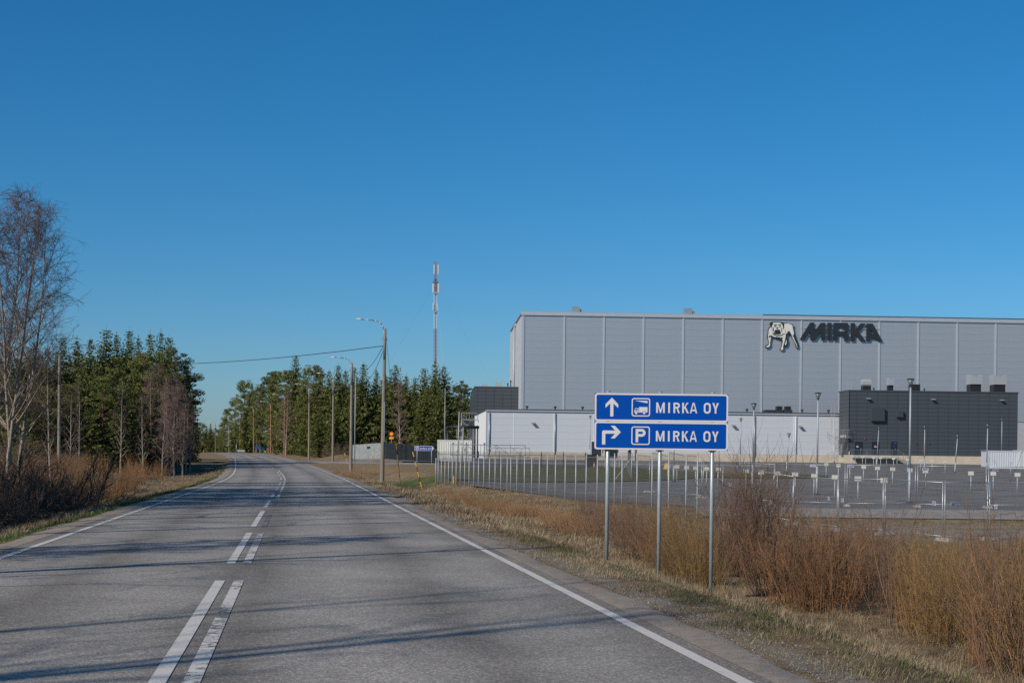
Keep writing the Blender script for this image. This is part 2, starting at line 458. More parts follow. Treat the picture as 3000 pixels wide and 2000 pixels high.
# ------------------------------------------------------------------ terrain functions
_T = np.arange(-120.0, 1200.0, 1.0)
def _smooth(tab, sig):
    k = np.exp(-0.5 * (np.arange(-4 * sig, 4 * sig + 1) / sig) ** 2); k /= k.sum()
    n = len(k) // 2
    return np.convolve(np.concatenate([tab[0] - (np.arange(n, 0, -1)) * (tab[1] - tab[0]), tab, tab[-1] + np.arange(1, n + 1) * (tab[-1] - tab[-2])]), k, 'valid')
_P = _smooth(np.interp(_T, [-120, 0, 80, 100, 125, 162, 190, 205, 242, 280, 330, 360, 420, 520, 1200], [0, 0, 0, .05, .28, .70, .92, 1.03, 1.45, 1.85, 2.10, 2.15, 1.6, .5, 0.0]), 8)
_X = _smooth(np.interp(_T, [-120, 0, 10, 25.5, 46.6, 75, 95, 112, 125, 162, 205, 242, 300, 360, 410, 440, 520, 1200], [17.4, -.62, -2.12, -4.46, -7.65, -11.9, -15.0, -18.0, -20.4, -27.6, -36, -44, -58, -75, -90, -99, -124, -360]), 6)
def P(Y): return np.interp(Y, _T, _P)
def XC(Y): return np.interp(Y, _T, _X)
def SL(Y): return (XC(np.asarray(Y) + 1.0) - XC(np.asarray(Y) - 1.0)) / 2.0
def L(Y): return np.interp(Y, [58, 62, 70, 197, 1200], [-.92, -.5, -.5, 1.4, 1.4])
def sstep(a, b, x):
    t = np.clip((x - a) / (b - a), 0, 1); return t * t * (3 - 2 * t)
def lat(X, Y): return (X - XC(Y)) / np.sqrt(1 + SL(Y) ** 2)
_nz = [(RNG.uniform(0, 6.28), RNG.uniform(-1, 1), RNG.uniform(-1, 1), s) for s in (0.15, 0.22, 0.4, 0.7, 1.1, 1.8, 2.6) for _ in range(2)]
def fbm(X, Y):
    z = 0
    for ph, a, b, s in _nz:
        z = z + np.sin(X * s * (1 + .3 * a) + Y * s * b * 1.3 + ph) * (0.15 / s) ** 0.7
    return z * 0.4
def GZ(X, Y):
    X = np.asarray(X, float); Y = np.asarray(Y, float)
    d = lat(X, Y); p = P(Y)
    k = np.interp(Y, [40, 70, 120, 150, 162, 176], [.85, .75, .75, .35, .0, .0])
    zr = p - .03 - np.minimum(.34 * np.maximum(d - 5.5, 0), k)
    wx = np.maximum(sstep(-9.5, -5.5, X), 1 - sstep(96, 108, Y))
    tgt = (p - .04) + (L(Y) - (p - .04)) * wx
    zr = zr + (tgt - zr) * sstep(8.8, 12.5, d)
    kl = np.interp(Y, [60, 120, 160, 185], [.75, .6, .1, .1])
    zl = p - .03 - np.minimum(.24 * np.maximum(-d - 4.7, 0), kl)
    zl = zl + (p - .15 - zl) * sstep(9, 14, -d)
    z = np.where(d > 0, zr, zl)
    lot = sstep(12.5, 15, d) * sstep(55, 57, Y) * (1 - sstep(210, 225, Y))
    n = fbm(X, Y) * (0.03 + 0.09 * sstep(6, 14, np.abs(d))) * sstep(4.6, 5.6, np.abs(d)) * (1 - lot)
    z = z + n
    # embankment with the noise barrier behind the side road, and the sandy heap in front of it
    z = z + 0.9 * np.exp(-((X + 23.3) / 3.0) ** 2 - ((Y - 197) / 9.0) ** 2) + 0.45 * np.exp(-((X + 17) / 5) ** 2 - ((Y - 185) / 7.0) ** 2)
    return z
def gz(X, Y): return float(GZ(X, Y))
def hit(x, y, lo=6.0, hi=700.0):
    """point of the terrain seen at photo pixel (x, y)"""
    D = np.concatenate([np.arange(lo, 120, .25), np.arange(120, hi, .5)])
    a, b = x - PX, PY - y
    u, v = a * cr - b * sr, a * sr + b * cr
    g = (CAMZ + v * D / F) - GZ(u * D / F, D)
    i = np.argmax(g < 0)
    if not (g < 0).any(): i = len(D) - 1
    if i > 0:
        t = g[i - 1] / (g[i - 1] - g[i]); Dh = D[i - 1] + t * (D[i] - D[i - 1])
    else: Dh = D[0]
    return Vector((u * Dh / F, Dh, gz(u * Dh / F, Dh)))
def at(x, D):
    """terrain point at depth D straight under photo column x (at horizon height)"""
    X = (x - PX) * D / F
    return Vector((X, D, gz(X, D)))
_ONES = ['', 'first', 'second', 'third', 'fourth', 'fifth', 'sixth', 'seventh', 'eighth', 'ninth']
def ordn(n):
    if n < 20: return ORD[n - 1]
    t = {2: 'twenty', 3: 'thirty'}[n // 10]
    return t + '-' + _ONES[n % 10] if n % 10 else {2: 'twentieth', 3: 'thirtieth'}[n // 10]
ORD = ['first', 'second', 'third', 'fourth', 'fifth', 'sixth', 'seventh', 'eighth', 'ninth', 'tenth', 'eleventh', 'twelfth', 'thirteenth', 'fourteenth', 'fifteenth', 'sixteenth', 'seventeenth', 'eighteenth', 'nineteenth', 'twentieth']

# ------------------------------------------------------------------ ground sheet
def make_ground():
    ys = np.concatenate([np.arange(-60, 0, 4), np.arange(0, 30, .5), np.arange(30, 80, 1), np.arange(80, 130, 1.5), np.arange(130, 260, 2.5), np.arange(260, 620, 10), np.array([650, 720, 850, 1050, 1400, 2000, 3200, 5000])])
    ys = np.unique(np.concatenate([ys, [58., 62., 70., 197.]]))
    ts = np.concatenate([-np.array([4500, 2500, 1400, 800, 450, 260, 170, 120, 90, 70, 56, 46, 38, 32, 28, 25, 22, 20, 18, 16.5]), np.arange(-15, -4.2, .45), np.array([-3.8, -2, 0, 2, 3.8]), np.arange(4.3, 6.2, .15), np.arange(6.25, 16, .45), np.array([17, 18.5, 20, 22, 24, 27, 30, 34, 38, 43, 50, 58, 68, 80, 95, 115, 140, 180, 260, 450, 800, 1400, 2500, 4500])])
    Yg, Tg = np.meshgrid(ys, ts, indexing='ij')
    Xg = np.interp(Yg, _T, _X) + Tg
    far = Yg > 1100
    Z = GZ(Xg, np.minimum(Yg, 1100))
    d = lat(Xg, Yg)
    Z = np.where(np.abs(d) < 4.25, P(Yg) - .08, Z)
    V = np.stack([Xg, Yg, Z], -1).reshape(-1, 3)
    ny, nx = Yg.shape
    I = np.arange(ny * nx).reshape(ny, nx)
    Fq = np.stack([I[:-1, :-1], I[:-1, 1:], I[1:, 1:], I[1:, :-1]], -1).reshape(-1, 4)
    me = np_mesh('ground', V, Fq, M['ground'], smooth=True)
    dd = d.reshape(-1); YY = Yg.reshape(-1); XX = Xg.reshape(-1)
    g = np.zeros(len(dd))
    g += .42 * np.exp(-((dd + 5.2) / .9) ** 2) * (YY < 130)           # green strip on the left verge
    g += .30 * np.exp(-((dd - 5.6) / .8) ** 2) * (YY < 40)
    g += .50 * np.exp(-((XX + 8) / 5) ** 2 - ((YY - 108) / 12) ** 2)   # green slope by the stay wires
    g += .25 * sstep(14, 30, -dd)
    g += .32 * (dd > 14) * sstep(205, 225, YY)
    g += .15 * (dd > 12) * (YY < 62) * (YY > 40)
    s = np.zeros(len(dd))
    s += .55 * (dd > 11) * sstep(44, 47, YY) * (1 - sstep(56, 62, YY)) 
    s += .62 * np.exp(-((dd - 4.72) / .26) ** 2) * (YY < 70)
    s += .9 * np.exp(-((XX + 17) / 4.5) ** 2 - ((YY - 182) / 6) ** 2)
    for nm, arr in (('green', g), ('sand', s)):
        at_ = me.attributes.new(nm, 'FLOAT', 'POINT')
        at_.data.foreach_set('value', arr.astype(np.float32))
    o = put('ground', me)
    tag(o, kind='structure')
make_ground()

def ribbon(name, d0, d1, y0, y1, dz, m, parent=None, step=None, wob=0.0, ds=None, drop=0.0):
    ys = [y0]
    while ys[-1] < y1:
        ys.append(min(y1, ys[-1] + (step or (0.5 if ys[-1] < 40 else 1.5 if ys[-1] < 150 else 4))))
    ys = np.array(ys)
    dl = np.linspace(d0, d1, 2) if ds is None else np.asarray(ds)
    sl = SL(ys); nn = np.sqrt(1 + sl ** 2)
    V, UV = [], []
    for j, dv in enumerate(dl):
        dw = dv + (wob * (np.sin(ys * 1.7 + 3 * j) + np.sin(ys * 4.1) * .6 + np.sin(ys * .53)) if (wob and j == len(dl) - 1) else 0)
        V.append(np.stack([XC(ys) + dw / nn, ys - dw * sl / nn, P(ys) + dz - (drop if j == len(dl) - 1 else 0.0)], -1)); UV.append(np.stack([dw + 0 * ys, ys], -1))
    V = np.stack(V, 1); UV = np.stack(UV, 1)
    n, k = V.shape[:2]
    I = np.arange(n * k).reshape(n, k)
    Fq = np.stack([I[:-1, :-1], I[:-1, 1:], I[1:, 1:], I[1:, :-1]], -1).reshape(-1, 4)
    if dl[-1] < dl[0]: Fq = Fq[:, ::-1]
    me = np_mesh(name, V.reshape(-1, 3), Fq, m, uv=UV.reshape(-1, 2))
    return put(name, me, parent)

road = ribbon('road', -4.3, 4.3, -55, 560, 0.0, M['road'], ds=[-4.3, -2.2, 0, 2.2, 4.3])
tag(road, kind='structure')
ribbon('edge_line', -3.87, -3.75, -20, 330, .006, M['paint_edge'], road)
for a_, b_ in ((-20, 157), (184, 330)):
    ribbon('edge_line', 3.75, 3.87, a_, b_, .006, M['paint_edge'], road)
for a_, b_, m_ in ((-14.8, -5.8, 'paint'), (-2.8, 6.2, 'paint'), (9.2, 18.1, 'paint'), (21.0, 29.3, 'paint'), (31.8, 40.8, 'paint'), (43.6, 50.2, 'paint'), (54, 60, 'paint_worn'), (64, 71, 'paint_worn'), (75, 84.5, 'paint_worn'), (92, 99, 'paint_worn'), (103, 109, 'paint_worn'), (112, 118, 'paint_worn'), (124, 127, 'paint_worn'), (133, 136, 'paint_worn'), (143, 146, 'paint_worn'), (153, 156, 'paint_worn'), (163, 166, 'paint_worn'), (190, 193, 'paint_worn'), (202, 205, 'paint_worn')):
    ribbon('centre_dash', -.41, -.285, a_, b_, .006, M[m_], road)
for a_, b_, m_ in ((-14.8, -5.8, 'paint_worn'), (-2.8, 6.2, 'paint_worn'), (9.2, 18.1, 'paint_worn'), (21.0, 29.3, 'paint_worn'), (31.8, 35.0, 'paint_very_worn'), (36, 38.6, 'paint_very_worn'), (45, 49, 'paint_very_worn'), (52.5, 60.5, 'paint_worn'), (62, 72, 'paint_worn'), (74, 86, 'paint_worn'), (89, 126, 'paint_worn')):
    ribbon('centre_dash', -.175, -.05, a_, b_, .006, M[m_], road)
for nm, a_, b_, y0_, y1_ in (('gravel_shoulder', 4.02, 4.48, -20, 45), ('gravel_shoulder', 4.08, 4.55, 45, 158), ('gravel_shoulder', -4.10, -4.70, -20, 158), ('gravel_shoulder', -4.29, -4.75, 175, 330), ('gravel_shoulder', 4.29, 4.75, 184, 330)):
    tag(ribbon(nm, a_, b_, y0_, y1_, .0035, M['gravel'], ds=[a_, math.copysign(4.31, a_), b_], drop=.042, wob=.05, step=.2 if y0_ < 100 else 2), kind='structure')

# side road to the works and field track on the left
def sheet(name, pts, dz, m, zf=None, parent=None):
    """polygon draped on the lot's planes (split where the slope changes)"""
    bm = bmesh.new()
    f = bm.faces.new([bm.verts.new((p[0], p[1], 0)) for p in pts])
    if f.normal.z < 0: f.normal_flip()
    for y in (58, 62, 70, 197):
        bmesh.ops.bisect_plane(bm, geom=bm.verts[:] + bm.edges[:] + bm.faces[:], plane_co=(0, y, 0), plane_no=(0, 1, 0))
    bmesh.ops.triangulate(bm, faces=bm.faces[:])
    for v in bm.verts:
        v.co.z = (float(L(v.co.y)) if zf is None else zf(v.co.x, v.co.y)) + dz
    bm.normal_update()
    me = bpy.data.meshes.new(name); bm.to_mesh(me); bm.free()
    me.materials.append(m)
    return put(name, me, parent)

def strip(name, line, w, dz, m, n=30, tilt=0.0):
    """draped strip along a world polyline, width w"""
    pts = []
    for i in range(len(line) - 1):
        a, b = Vector(line[i]), Vector(line[i + 1])
        for t in range(n):
            pts.append(a.lerp(b, t / n))
    pts.append(Vector(line[-1]))
    V, Fq = [], []
    for i, p in enumerate(pts):
        d = (pts[min(i + 1, len(pts) - 1)] - pts[max(i - 1, 0)]).normalized()
        q = Vector((-d.y, d.x))
        for s in (-.5, -.17, .17, .5):
            c = p + q * w * s
            V.append((c.x, c.y, 0))
    V = np.array(V)
    mid = V.reshape(-1, 4, 3)
    zz = np.maximum(GZ(V[:, 0], V[:, 1]).reshape(-1, 4).max(1), -9)[:, None] + dz
    V[:, 2] = (np.repeat(zz, 4, 1) + tilt * np.array([[-.5, -.17, .17, .5]])).ravel()
    I = np.arange(len(V)).reshape(-1, 4)
    Fq = np.stack([I[:-1, 1:], I[:-1, :-1], I[1:, :-1], I[1:, 1:]], -1).reshape(-1, 4)
    me = np_mesh(name, V, Fq, m)
    return put(name, me)
s1 = hit(960, 1352); s2 = hit(1275, 1360)
XA = float(XC(169)) + 3.2
side = strip('side_road', [(XA, 169), (XA + 6, 169.3), (-9.2, 168.5), (4, 166.5), (30, 164)], 5.2, .04, M['sideroad'], tilt=.22)
tag(side, kind='structure')
XB = float(XC(167)) - 3.6
tag(strip('field_track', [(XB, 167), (XB - 8, 168.5), (XB - 40, 172)], 3.4, .05, M['gravel_strip']), kind='structure')

# parking lot, lawn island, gravel edge
lot_near = [(-2.5, 90), (3.6, 71.5), (8.5, 62.4), (60, 62.4)]
lot = sheet('parking_lot', lot_near + [(95, 63), (95, 206), (-14, 206), (-14, 171.5), (-5, 171), (-4.0, 120)], .02, M['lot'])
tag(lot, kind='structure')
lp = [hit(x, y) for x, y in [(1288, 1374), (1420, 1370), (1600, 1367), (1760, 1368), (1870, 1372), (1960, 1378), (2050, 1385), (2180, 1388), (2300, 1390), (2425, 1393), (2425, 1400), (2250, 1403), (2060, 1399), (1990, 1406), (1900, 1410), (1700, 1413), (1500, 1413), (1400, 1413), (1310, 1412)]]
lawn = sheet('lawn', [(p.x, p.y) for p in lp], .07, M['lawn'])
tag(lawn, kind='structure')
tag(sheet('gravel_strip', [(8, 59.4), (95, 59.4), (95, 62.6), (8, 62.6)], .035, M['gravel_strip']), kind='structure')
def lot_line(p, q, w=.12, n=1):
    a, b = hit(*p), hit(*q)
    d = (b - a); d.z = 0; d.normalize(); s = Vector((-d.y, d.x, 0)) * w / 2
    sheet('parking_line', [((a + s).x, (a + s).y), ((a - s).x, (a - s).y), ((b - s).x, (b - s).y), ((b + s).x, (b + s).y)], .03, M['paint_worn'], parent=lot)
for p, q in [((1950, 1409), (2640, 1475.5)), ((1960, 1408), (2660, 1473.5)), ((2640, 1475.5), (2990, 1503)), ((2405, 1400), (2580, 1419.5)), ((2580, 1419.5), (2900, 1445)), ((2428, 1399.5), (2640, 1421)), ((2095, 1358), (2192, 1372.5)), ((2462, 1359), (2640, 1374.5)), ((2640, 1374), (2800, 1388)), ((2800, 1384), (3000, 1399)), ((2700, 1427), (3000, 1446)), ((2780, 1391), (2995, 1404))]:
    lot_line(p, q)

# ------------------------------------------------------------------ letters (cap height 1, origin at lower left)
def glyph(ch, w, h, s):
    if ch == 'I': return [[(0, 0), (w, 0), (w, h), (0, h)]]
    if ch == 'M':
        return [[(0, 0), (s, 0), (s, h * .66), (w / 2 - s * .32, 0), (w / 2 + s * .32, 0), (w - s, h * .66), (w - s, 0), (w, 0), (w, h), (w - s * 1.05, h), (w / 2, h * .30), (s * 1.05, h), (0, h)]]
    if ch in 'RP':
        r = h * .28 if ch == 'R' else h * .29
        cy = h - r
        o = [(0, 0), (s, 0), (s, cy - r)]
        if ch == 'R':
            o += [(w * .50, cy - r), (w - s * 1.05, 0), (w, 0), (w * .70, cy - r * .93)]
        o += arc(w - r, cy, r, r, -70 if ch == 'R' else -90, 90, 12) + [(0, h)]
        ri = r - s
        return [o, [(s, cy - ri)] + arc(w - r, cy, ri, ri, -90, 90, 10) + [(s, cy + ri)]]
    if ch == 'K':
        return [[(0, 0), (s, 0), (s, h * .33), (w * .36, h * .50), (w - s * 1.15, 0), (w, 0), (w * .50, h * .64), (w * .96, h), (w * .96 - s * 1.2, h), (s, h * .54), (s, h), (0, h)]]
    if ch == 'A':
        t = s * .95
        return [[(0, 0), (t, 0), (w * .24, h * .2), (w * .76, h * .2), (w - t, 0), (w, 0), (w / 2 + t * .55, h), (w / 2 - t * .55, h)], [(w * .29, h * .36), (w * .71, h * .36), (w / 2, h * .86)]]
    if ch == 'O':
        return [rrect(0, -h * .015, w, h * 1.015, w * .46, 8), rrect(s, s - h * .015, w - s, h * 1.015 - s, w * .46 - s * .8, 8)]
    if ch == 'Y':
        return [[(w / 2 - s / 2, 0), (w / 2 + s / 2, 0), (w / 2 + s / 2, h * .42), (w, h), (w - s * 1.1, h), (w / 2, h * .58), (s * 1.1, h), (0, h), (w / 2 - s / 2, h * .42)]]
    if ch == 'F':
        return [[(0, 0), (s, 0), (s, h * .44), (w * .8, h * .44), (w * .8, h * .44 + s), (s, h * .44 + s), (s, h - s), (w, h - s), (w, h), (0, h)]]

def sign_text(parent, x, z, k, y, m):
    """MIRKA OY, k metres per sign-millimetre; x of the M, z of the baseline"""
    for ch, x0, x1 in (('M', 985, 1123), ('I', 1178, 1206), ('R', 1262, 1365), ('K', 1402, 1510), ('A', 1525, 1643), ('O', 1748, 1860), ('Y', 1885, 1990)):
        me = poly_mesh('letter', [[((p[0]) * k, p[1] * k) for p in o] for o in glyph(ch, x1 - x0, 168, 28)], .002, m)
        put('letter', me, parent, (x + (x0 - 985) * k, y, z))

# ------------------------------------------------------------------ the big direction sign
SD = 22.9
c0 = W(1742.9, 1150.5, SD)
sx0, sz1 = c0.x, c0.z
k = .001004
PW, PH = 2.149, .4506
base = Vector((2.384, SD, gz(2.384, SD)))
sg = thing('direction_sign', 'tall blue two-panel direction sign on three grey posts at the roadside', 'road sign', base)
def rel(x, y, z): return (x - base.x, y - base.y, z - base.z)
pm = {}
for px_, pxw in ((0, 1.544), (1, 2.384), (2, 3.231)):
    b = MB(); zb = gz(pxw, SD + .06)
    b.tube(rel(pxw, SD + .06, zb - .3), rel(pxw, SD + .06, sz1 + .03), .0315, n=20)
    b.tube(rel(pxw, SD + .06, sz1 + .03), rel(pxw, SD + .06, sz1 + .036), .0345, n=20)
    po = build('post', b, M['post_grey'], sg, smooth=False)
    for f_ in po.data.polygons: f_.use_smooth = len(f_.vertices) == 4
    for zc in (sz1 - .12, sz1 - .36, sz1 - .56, sz1 - .80):
        b = MB(); b.box(pxw - .055 - base.x, pxw + .055 - base.x, .022, .10, zc - .02 - base.z, zc + .02 - base.z)
        build('clamp', b, M['galv'], sg)
    b = MB(); b.box(pxw - .06 - base.x, pxw + .06 - base.x, .016, .022 + .075, sz1 - 2 * PH - .024 - base.z, sz1 - 2 * PH - .008 - base.z)
    build('clamp', b, M['dark_metal'], sg)
    b = MB(); b.box(pxw - .06 - base.x, pxw + .06 - base.x, .02, .045, sz1 + .001 - base.z, sz1 + .008 - base.z)
    build('clamp', b, M['galv_light'], sg)
def sign_panel(ztop, kind):
    b = MB(); b.box(sx0 - base.x, sx0 + PW - base.x, 0, .018, ztop - PH - base.z, ztop - base.z)
    pn = build('panel', b, M['sign_blue'], sg)
    X0, Z0 = sx0 - base.x, ztop - base.z
    def pt(x, y): return (x * k, -y * k)
    def ol(pts): return [pt(*q) for q in pts]
    def flat(name, outs, m, y=-.0015, d=.002):
        return put(name, poly_mesh(name, [ol(o) for o in outs], d, m), pn, (X0, y, Z0))
    hh = PH / k; ww = PW / k
    flat('border', [rrect(1, 1, ww - 1, hh - 1, 44), rrect(27, 27, ww - 27, hh - 27, 24)], M['sign_white'])
    if kind == 0:
        flat('arrow', [[(275, 72), (376, 178), (376, 238), (300, 165), (300, 373), (249, 373), (249, 165), (172, 238), (172, 178)]], M['sign_white'])
        flat('truck_icon', [[(632, 306), (632, 282), (652, 236), (702, 236), (702, 292), (712, 292), (712, 218), (846, 218), (846, 292), (838, 306)], [(645, 272), (656, 246), (688, 246), (688, 272)]], M['sign_white'])
        for cx in (665, 793):
            flat('wheel_gap', [arc(cx, 312, 29, 29, 0, 345, 23)], M['sign_blue'], -.0032, .0012)
            flat('wheel', [arc(cx, 312, 21, 21, 0, 345, 23)], M['sign_white'], -.0046, .0012)
        flat('roof_wedge', [[(635, 115), (846, 117), (846, 156)]], M['sign_white'])
    else:
        flat('arrow', [[(122, 370), (122, 165), (128, 150), (143, 144), (330, 144), (262, 67), (325, 67), (423, 168), (325, 270), (262, 270), (330, 195), (185, 195), (175, 205), (175, 370)]], M['sign_white'])
        me = poly_mesh('letter', [[(p[0] * k, p[1] * k) for p in o] for o in glyph('P', 160, 212, 42)], .002, M['sign_white'])
        put('letter', me, pn, (X0 + 660 * k, -.0015, Z0 - 327 * k))
    flat('icon_frame', [rrect(592, 74, 888, 369, 38), rrect(610, 92, 870, 351, 22)], M['sign_white'])
    sign_text(pn, X0 + 985 * k, Z0 - 309 * k, k, -.0015, M['sign_white'])
sign_panel(sz1, 0)
sign_panel(sz1 - PH - .006, 1)

# ------------------------------------------------------------------ buildings
class Frame:
    def __init__(self, X, Y, ang):
        self.o = Vector((X, Y)); self.a = ang
        self.d = Vector((math.cos(ang), math.sin(ang))); self.n = Vector((-math.sin(ang), math.cos(ang)))
    def on(self, x, y, off=0.0):
        """(u, z) on the front plane (pushed inward by off) of photo pixel"""
        a, b = x - PX, PY - y
        u, v = (a * cr - b * sr) / F, (a * sr + b * cr) / F
        # point = t*(u,1); (p - o).n = off
        t = (off + self.o.dot(self.n)) / (u * self.n.x + self.n.y)
        p = Vector((u * t, t)) - self.o
        return p.dot(self.d), CAMZ + v * t
ANG = math.atan2(4.0, 73.0)
def panel_grid(parent, us, zs, m, gap, depth, name='panel', bev=.004):
    meshes = {}
    for i in range(len(us) - 1):
        for j in range(len(zs) - 1):
            w, h = us[i + 1] - us[i] - gap, zs[j + 1] - zs[j] - gap
            key = (round(w, 2), round(h, 2))
            if key not in meshes:
                b = MB(); e = bev
                x0, x1, z0, z1 = -w / 2, w / 2, -h / 2, h / 2
                b.add([(x0, depth, z0), (x1, depth, z0), (x1, depth, z1), (x0, depth, z1), (x0 + e, 0, z0 + e), (x1 - e, 0, z0 + e), (x1 - e, 0, z1 - e), (x0 + e, 0, z1 - e)],
                      [(4, 5, 6, 7), (0, 1, 5, 4), (1, 2, 6, 5), (2, 3, 7, 6), (3, 0, 4, 7)])
                meshes[key] = b.mesh(name, m)
            put(name, meshes[key], parent, ((us[i] + us[i + 1]) / 2, RNG.uniform(-.004, .004), (zs[j] + zs[j + 1]) / 2))

# --- high-bay hall
fr = Frame(W(1529.5, 1130, 215.5).x, 215.5, ANG)
HB, HT = 1.35, fr.on(1531, 917)[1]
hall = thing('warehouse_hall', 'huge tall grey metal-clad warehouse hall with large lettering', 'building', (fr.o.x, fr.o.y, HB), ANG)
HL, HDp = 98.0, 33.0
b = MB(); b.box(0.0, HL, .09, HDp, 0, HT - HB - .25); build('wall', b, M['joint_dark'], hall)
us = [0.12] + [fr.on(x, 1100)[0] for x in (1652, 1768, 1884, 2000.5, 2116, 2231, 2346, 2461, 2575, 2689, 2803, 2916)]
while us[-1] < HL - 7: us.append(us[-1] + 6.02)
zrow = (HT - 8.0) / 15.0
panel_grid(hall, us, [7.0 - HB + zrow * 0 + (8.0 - 7.0) + zrow * j for j in range(16)], M['hall_panel'], .005, .09, bev=.002)
for i, u in enumerate(us):
    b = MB(); b.box(u - .13, u + .13, -.10, .0, 6.2, HT - HB - .30)
    build('joint_cover', b, M['hall_trim'], hall)
b = MB(); b.box(-.12, .07, -.12, .35, 0, HT - HB - .32); build('corner_trim', b, M['hall_trim'], hall)
b = MB()
b.box(-.25, HL, -.22, .5, HT - HB - .30, HT - HB + .12)
build('gutter', b, M['hall_trim'], hall)
b = MB(); b.box(-.2, HL, -.12, HDp, HT - HB + .123, HT - HB + .30); build('roof', b, M['hall_side'], hall)
b = MB(); b.box(fr.on(2235, 920)[0], HL, -.16, .3, HT - HB + .303, HT - HB + .42); build('roof_edge', b, M['roof_dark'], hall)
# side wall (left): vertical sheet strips
nst = 18
b = MB(); b.box(-.06, -.0, .35, HDp, 0, HT - HB - .25); build('side_wall', b, M['hall_side'], hall)
for i in range(nst + 1):
    y = .6 + (HDp - .9) * i / nst
    b = MB(); b.box(-.17, -.063, y - .07, y + .07, 6, HT - HB - .3); build('side_seam', b, M['hall_trim'], hall)
b = MB(); b.tube((-.42, 15.2, 5), (-.42, 15.2, HT - HB - .8), .16, n=10); b.tube((-.42, 15.2, HT - HB - .8), (-.1, 15.2, HT - HB - .2), .18, n=10)
build('downpipe', b, M['galv_light'], hall, smooth=True)
for x in (1694, 2028):
    u, z = fr.on(x, 905)
    b = MB(); b.box(u - .55, u + .55, 3, 4.5, HT - HB + .3, HT - HB + 1.5); b.box(u + .56, u + 1.0, 3.2, 4.3, HT - HB + .3, HT - HB + 1.1)
    build('roof_vent', b, M['galv'], hall)

# logo lettering and dog emblem, traced in wall coordinates
def wall_outline(frm, pts, sc, ox, oy):
    return [frm.on(ox + p[0] * sc, oy + p[1] * sc) for p in pts]
LS = 450 / 2352.0
def on_hall(name, outs, m, y, d, parent, label=None, cat=None):
    o2 = [wall_outline(fr, o, LS, 2200, 900) for o in outs]
    me = poly_mesh(name, o2, d, m)
    o = put(name, me, parent)
    return o
lg = thing('lettering_sign', 'big dark raised MIRKA lettering high on the grey hall wall', 'sign', (fr.o.x, fr.o.y, 0), ANG)
for nm, outs in {
    'M': [[(740, 497), (900, 235), (963, 235), (963, 378), (1062, 240), (1130, 240), (1130, 508), (1072, 508), (1062, 385), (978, 507), (905, 507), (895, 372), (815, 500)]],
    'I': [[(1163, 240), (1227, 240), (1227, 508), (1163, 508)]],
    'R': [[(1258, 240), (1462, 240), (1480, 250), (1487, 268), (1487, 362), (1480, 382), (1462, 396), (1482, 412), (1487, 440), (1487, 517), (1420, 517), (1420, 448), (1412, 440), (1322, 440), (1322, 514), (1258, 512)], [(1325, 318), (1418, 318), (1428, 328), (1428, 360), (1418, 370), (1325, 370)]],
    'K': [[(1520, 243), (1583, 243), (1583, 350), (1672, 248), (1750, 250), (1642, 382), (1752, 522), (1672, 522), (1594, 425), (1583, 436), (1583, 520), (1520, 520)]],
    'A': [[(1762, 250), (1855, 252), (2005, 526), (1938, 526), (1907, 486), (1824, 484), (1812, 522), (1757, 522)], [(1820, 345), (1866, 405), (1820, 405)]]}.items():
    o = on_hall('letter', outs, M['logo_dark'], 0, .14, lg)
    o.location.y = -.27
b = MB()
for yy in (322, 432):
    u0, z0 = fr.on(2200 + 800 * LS, 900 + (yy - 6) * LS); u1, z1 = fr.on(2200 + 1960 * LS, 900 + (yy + 6) * LS)
    b.box(u0, u1, -.195, -.15, z0 - .04, z0 + .04)
build('mounting_rail', b, M['galv_light'], lg)
for xx in (770, 900, 1100, 1195, 1290, 1450, 1550, 1690, 1790, 1930):
    u0, z0 = fr.on(2200 + xx * LS, 900 + 322 * LS)
    b = MB(); b.box(u0 - .04, u0 + .04, -.15, -.005, z0 - .05, z0 + .05); b.box(u0 - .04, u0 + .04, -.15, -.005, z0 - 1.13, z0 - 1.03)
    build('bracket', b, M['galv'], lg)
dg = thing('dog_emblem', 'white and black bulldog emblem mounted on the hall left of the lettering', 'emblem', (fr.o.x, fr.o.y, 0), ANG)
sil = [(278, 262), (288, 238), (305, 228), (340, 228), (385, 222), (430, 228), (470, 230), (492, 240), (560, 241), (600, 254), (628, 268), (645, 270), (652, 288), (642, 304), (648, 335), (658, 395), (676, 455), (700, 520), (722, 585), (728, 605), (718, 625), (692, 632), (676, 618), (680, 592), (655, 530), (622, 470), (598, 440), (575, 408), (556, 428), (546, 470), (563, 505), (563, 550), (548, 596), (520, 612), (497, 602), (500, 640), (488, 662), (458, 668), (436, 656), (436, 636), (454, 615), (464, 560), (462, 498), (400, 490), (350, 470), (312, 462), (303, 490), (294, 540), (298, 580), (286, 608), (262, 628), (222, 627), (206, 608), (226, 582), (258, 568), (262, 530), (245, 480), (240, 435), (252, 400), (252, 350), (268, 312), (298, 290)]
o = on_hall('silhouette', [sil], M['logo_dark'], 0, .10, dg); o.location.y = -.28
def white(name, pts):
    o = on_hall(name, [pts], M['logo_white'], 0, .02, dg); o.location.y = -.345
def dark(name, pts):
    o = on_hall(name, [pts], M['logo_dark'], 0, .015, dg); o.location.y = -.368
white('body', [(505, 252), (560, 250), (600, 262), (625, 280), (630, 310), (640, 350), (650, 405), (636, 440), (612, 420), (585, 370), (560, 365), (545, 400), (530, 410), (518, 350), (500, 300)])
white('chest', [(300, 305), (275, 325), (262, 355), (262, 400), (252, 440), (258, 475), (268, 440), (300, 432), (340, 452), (400, 470), (450, 478), (470, 470), (480, 530), (470, 580), (455, 625), (445, 648), (465, 660), (485, 648), (484, 600), (505, 530), (520, 470), (524, 420), (512, 340), (500, 310), (470, 400), (420, 420), (340, 415), (320, 380), (312, 340)])
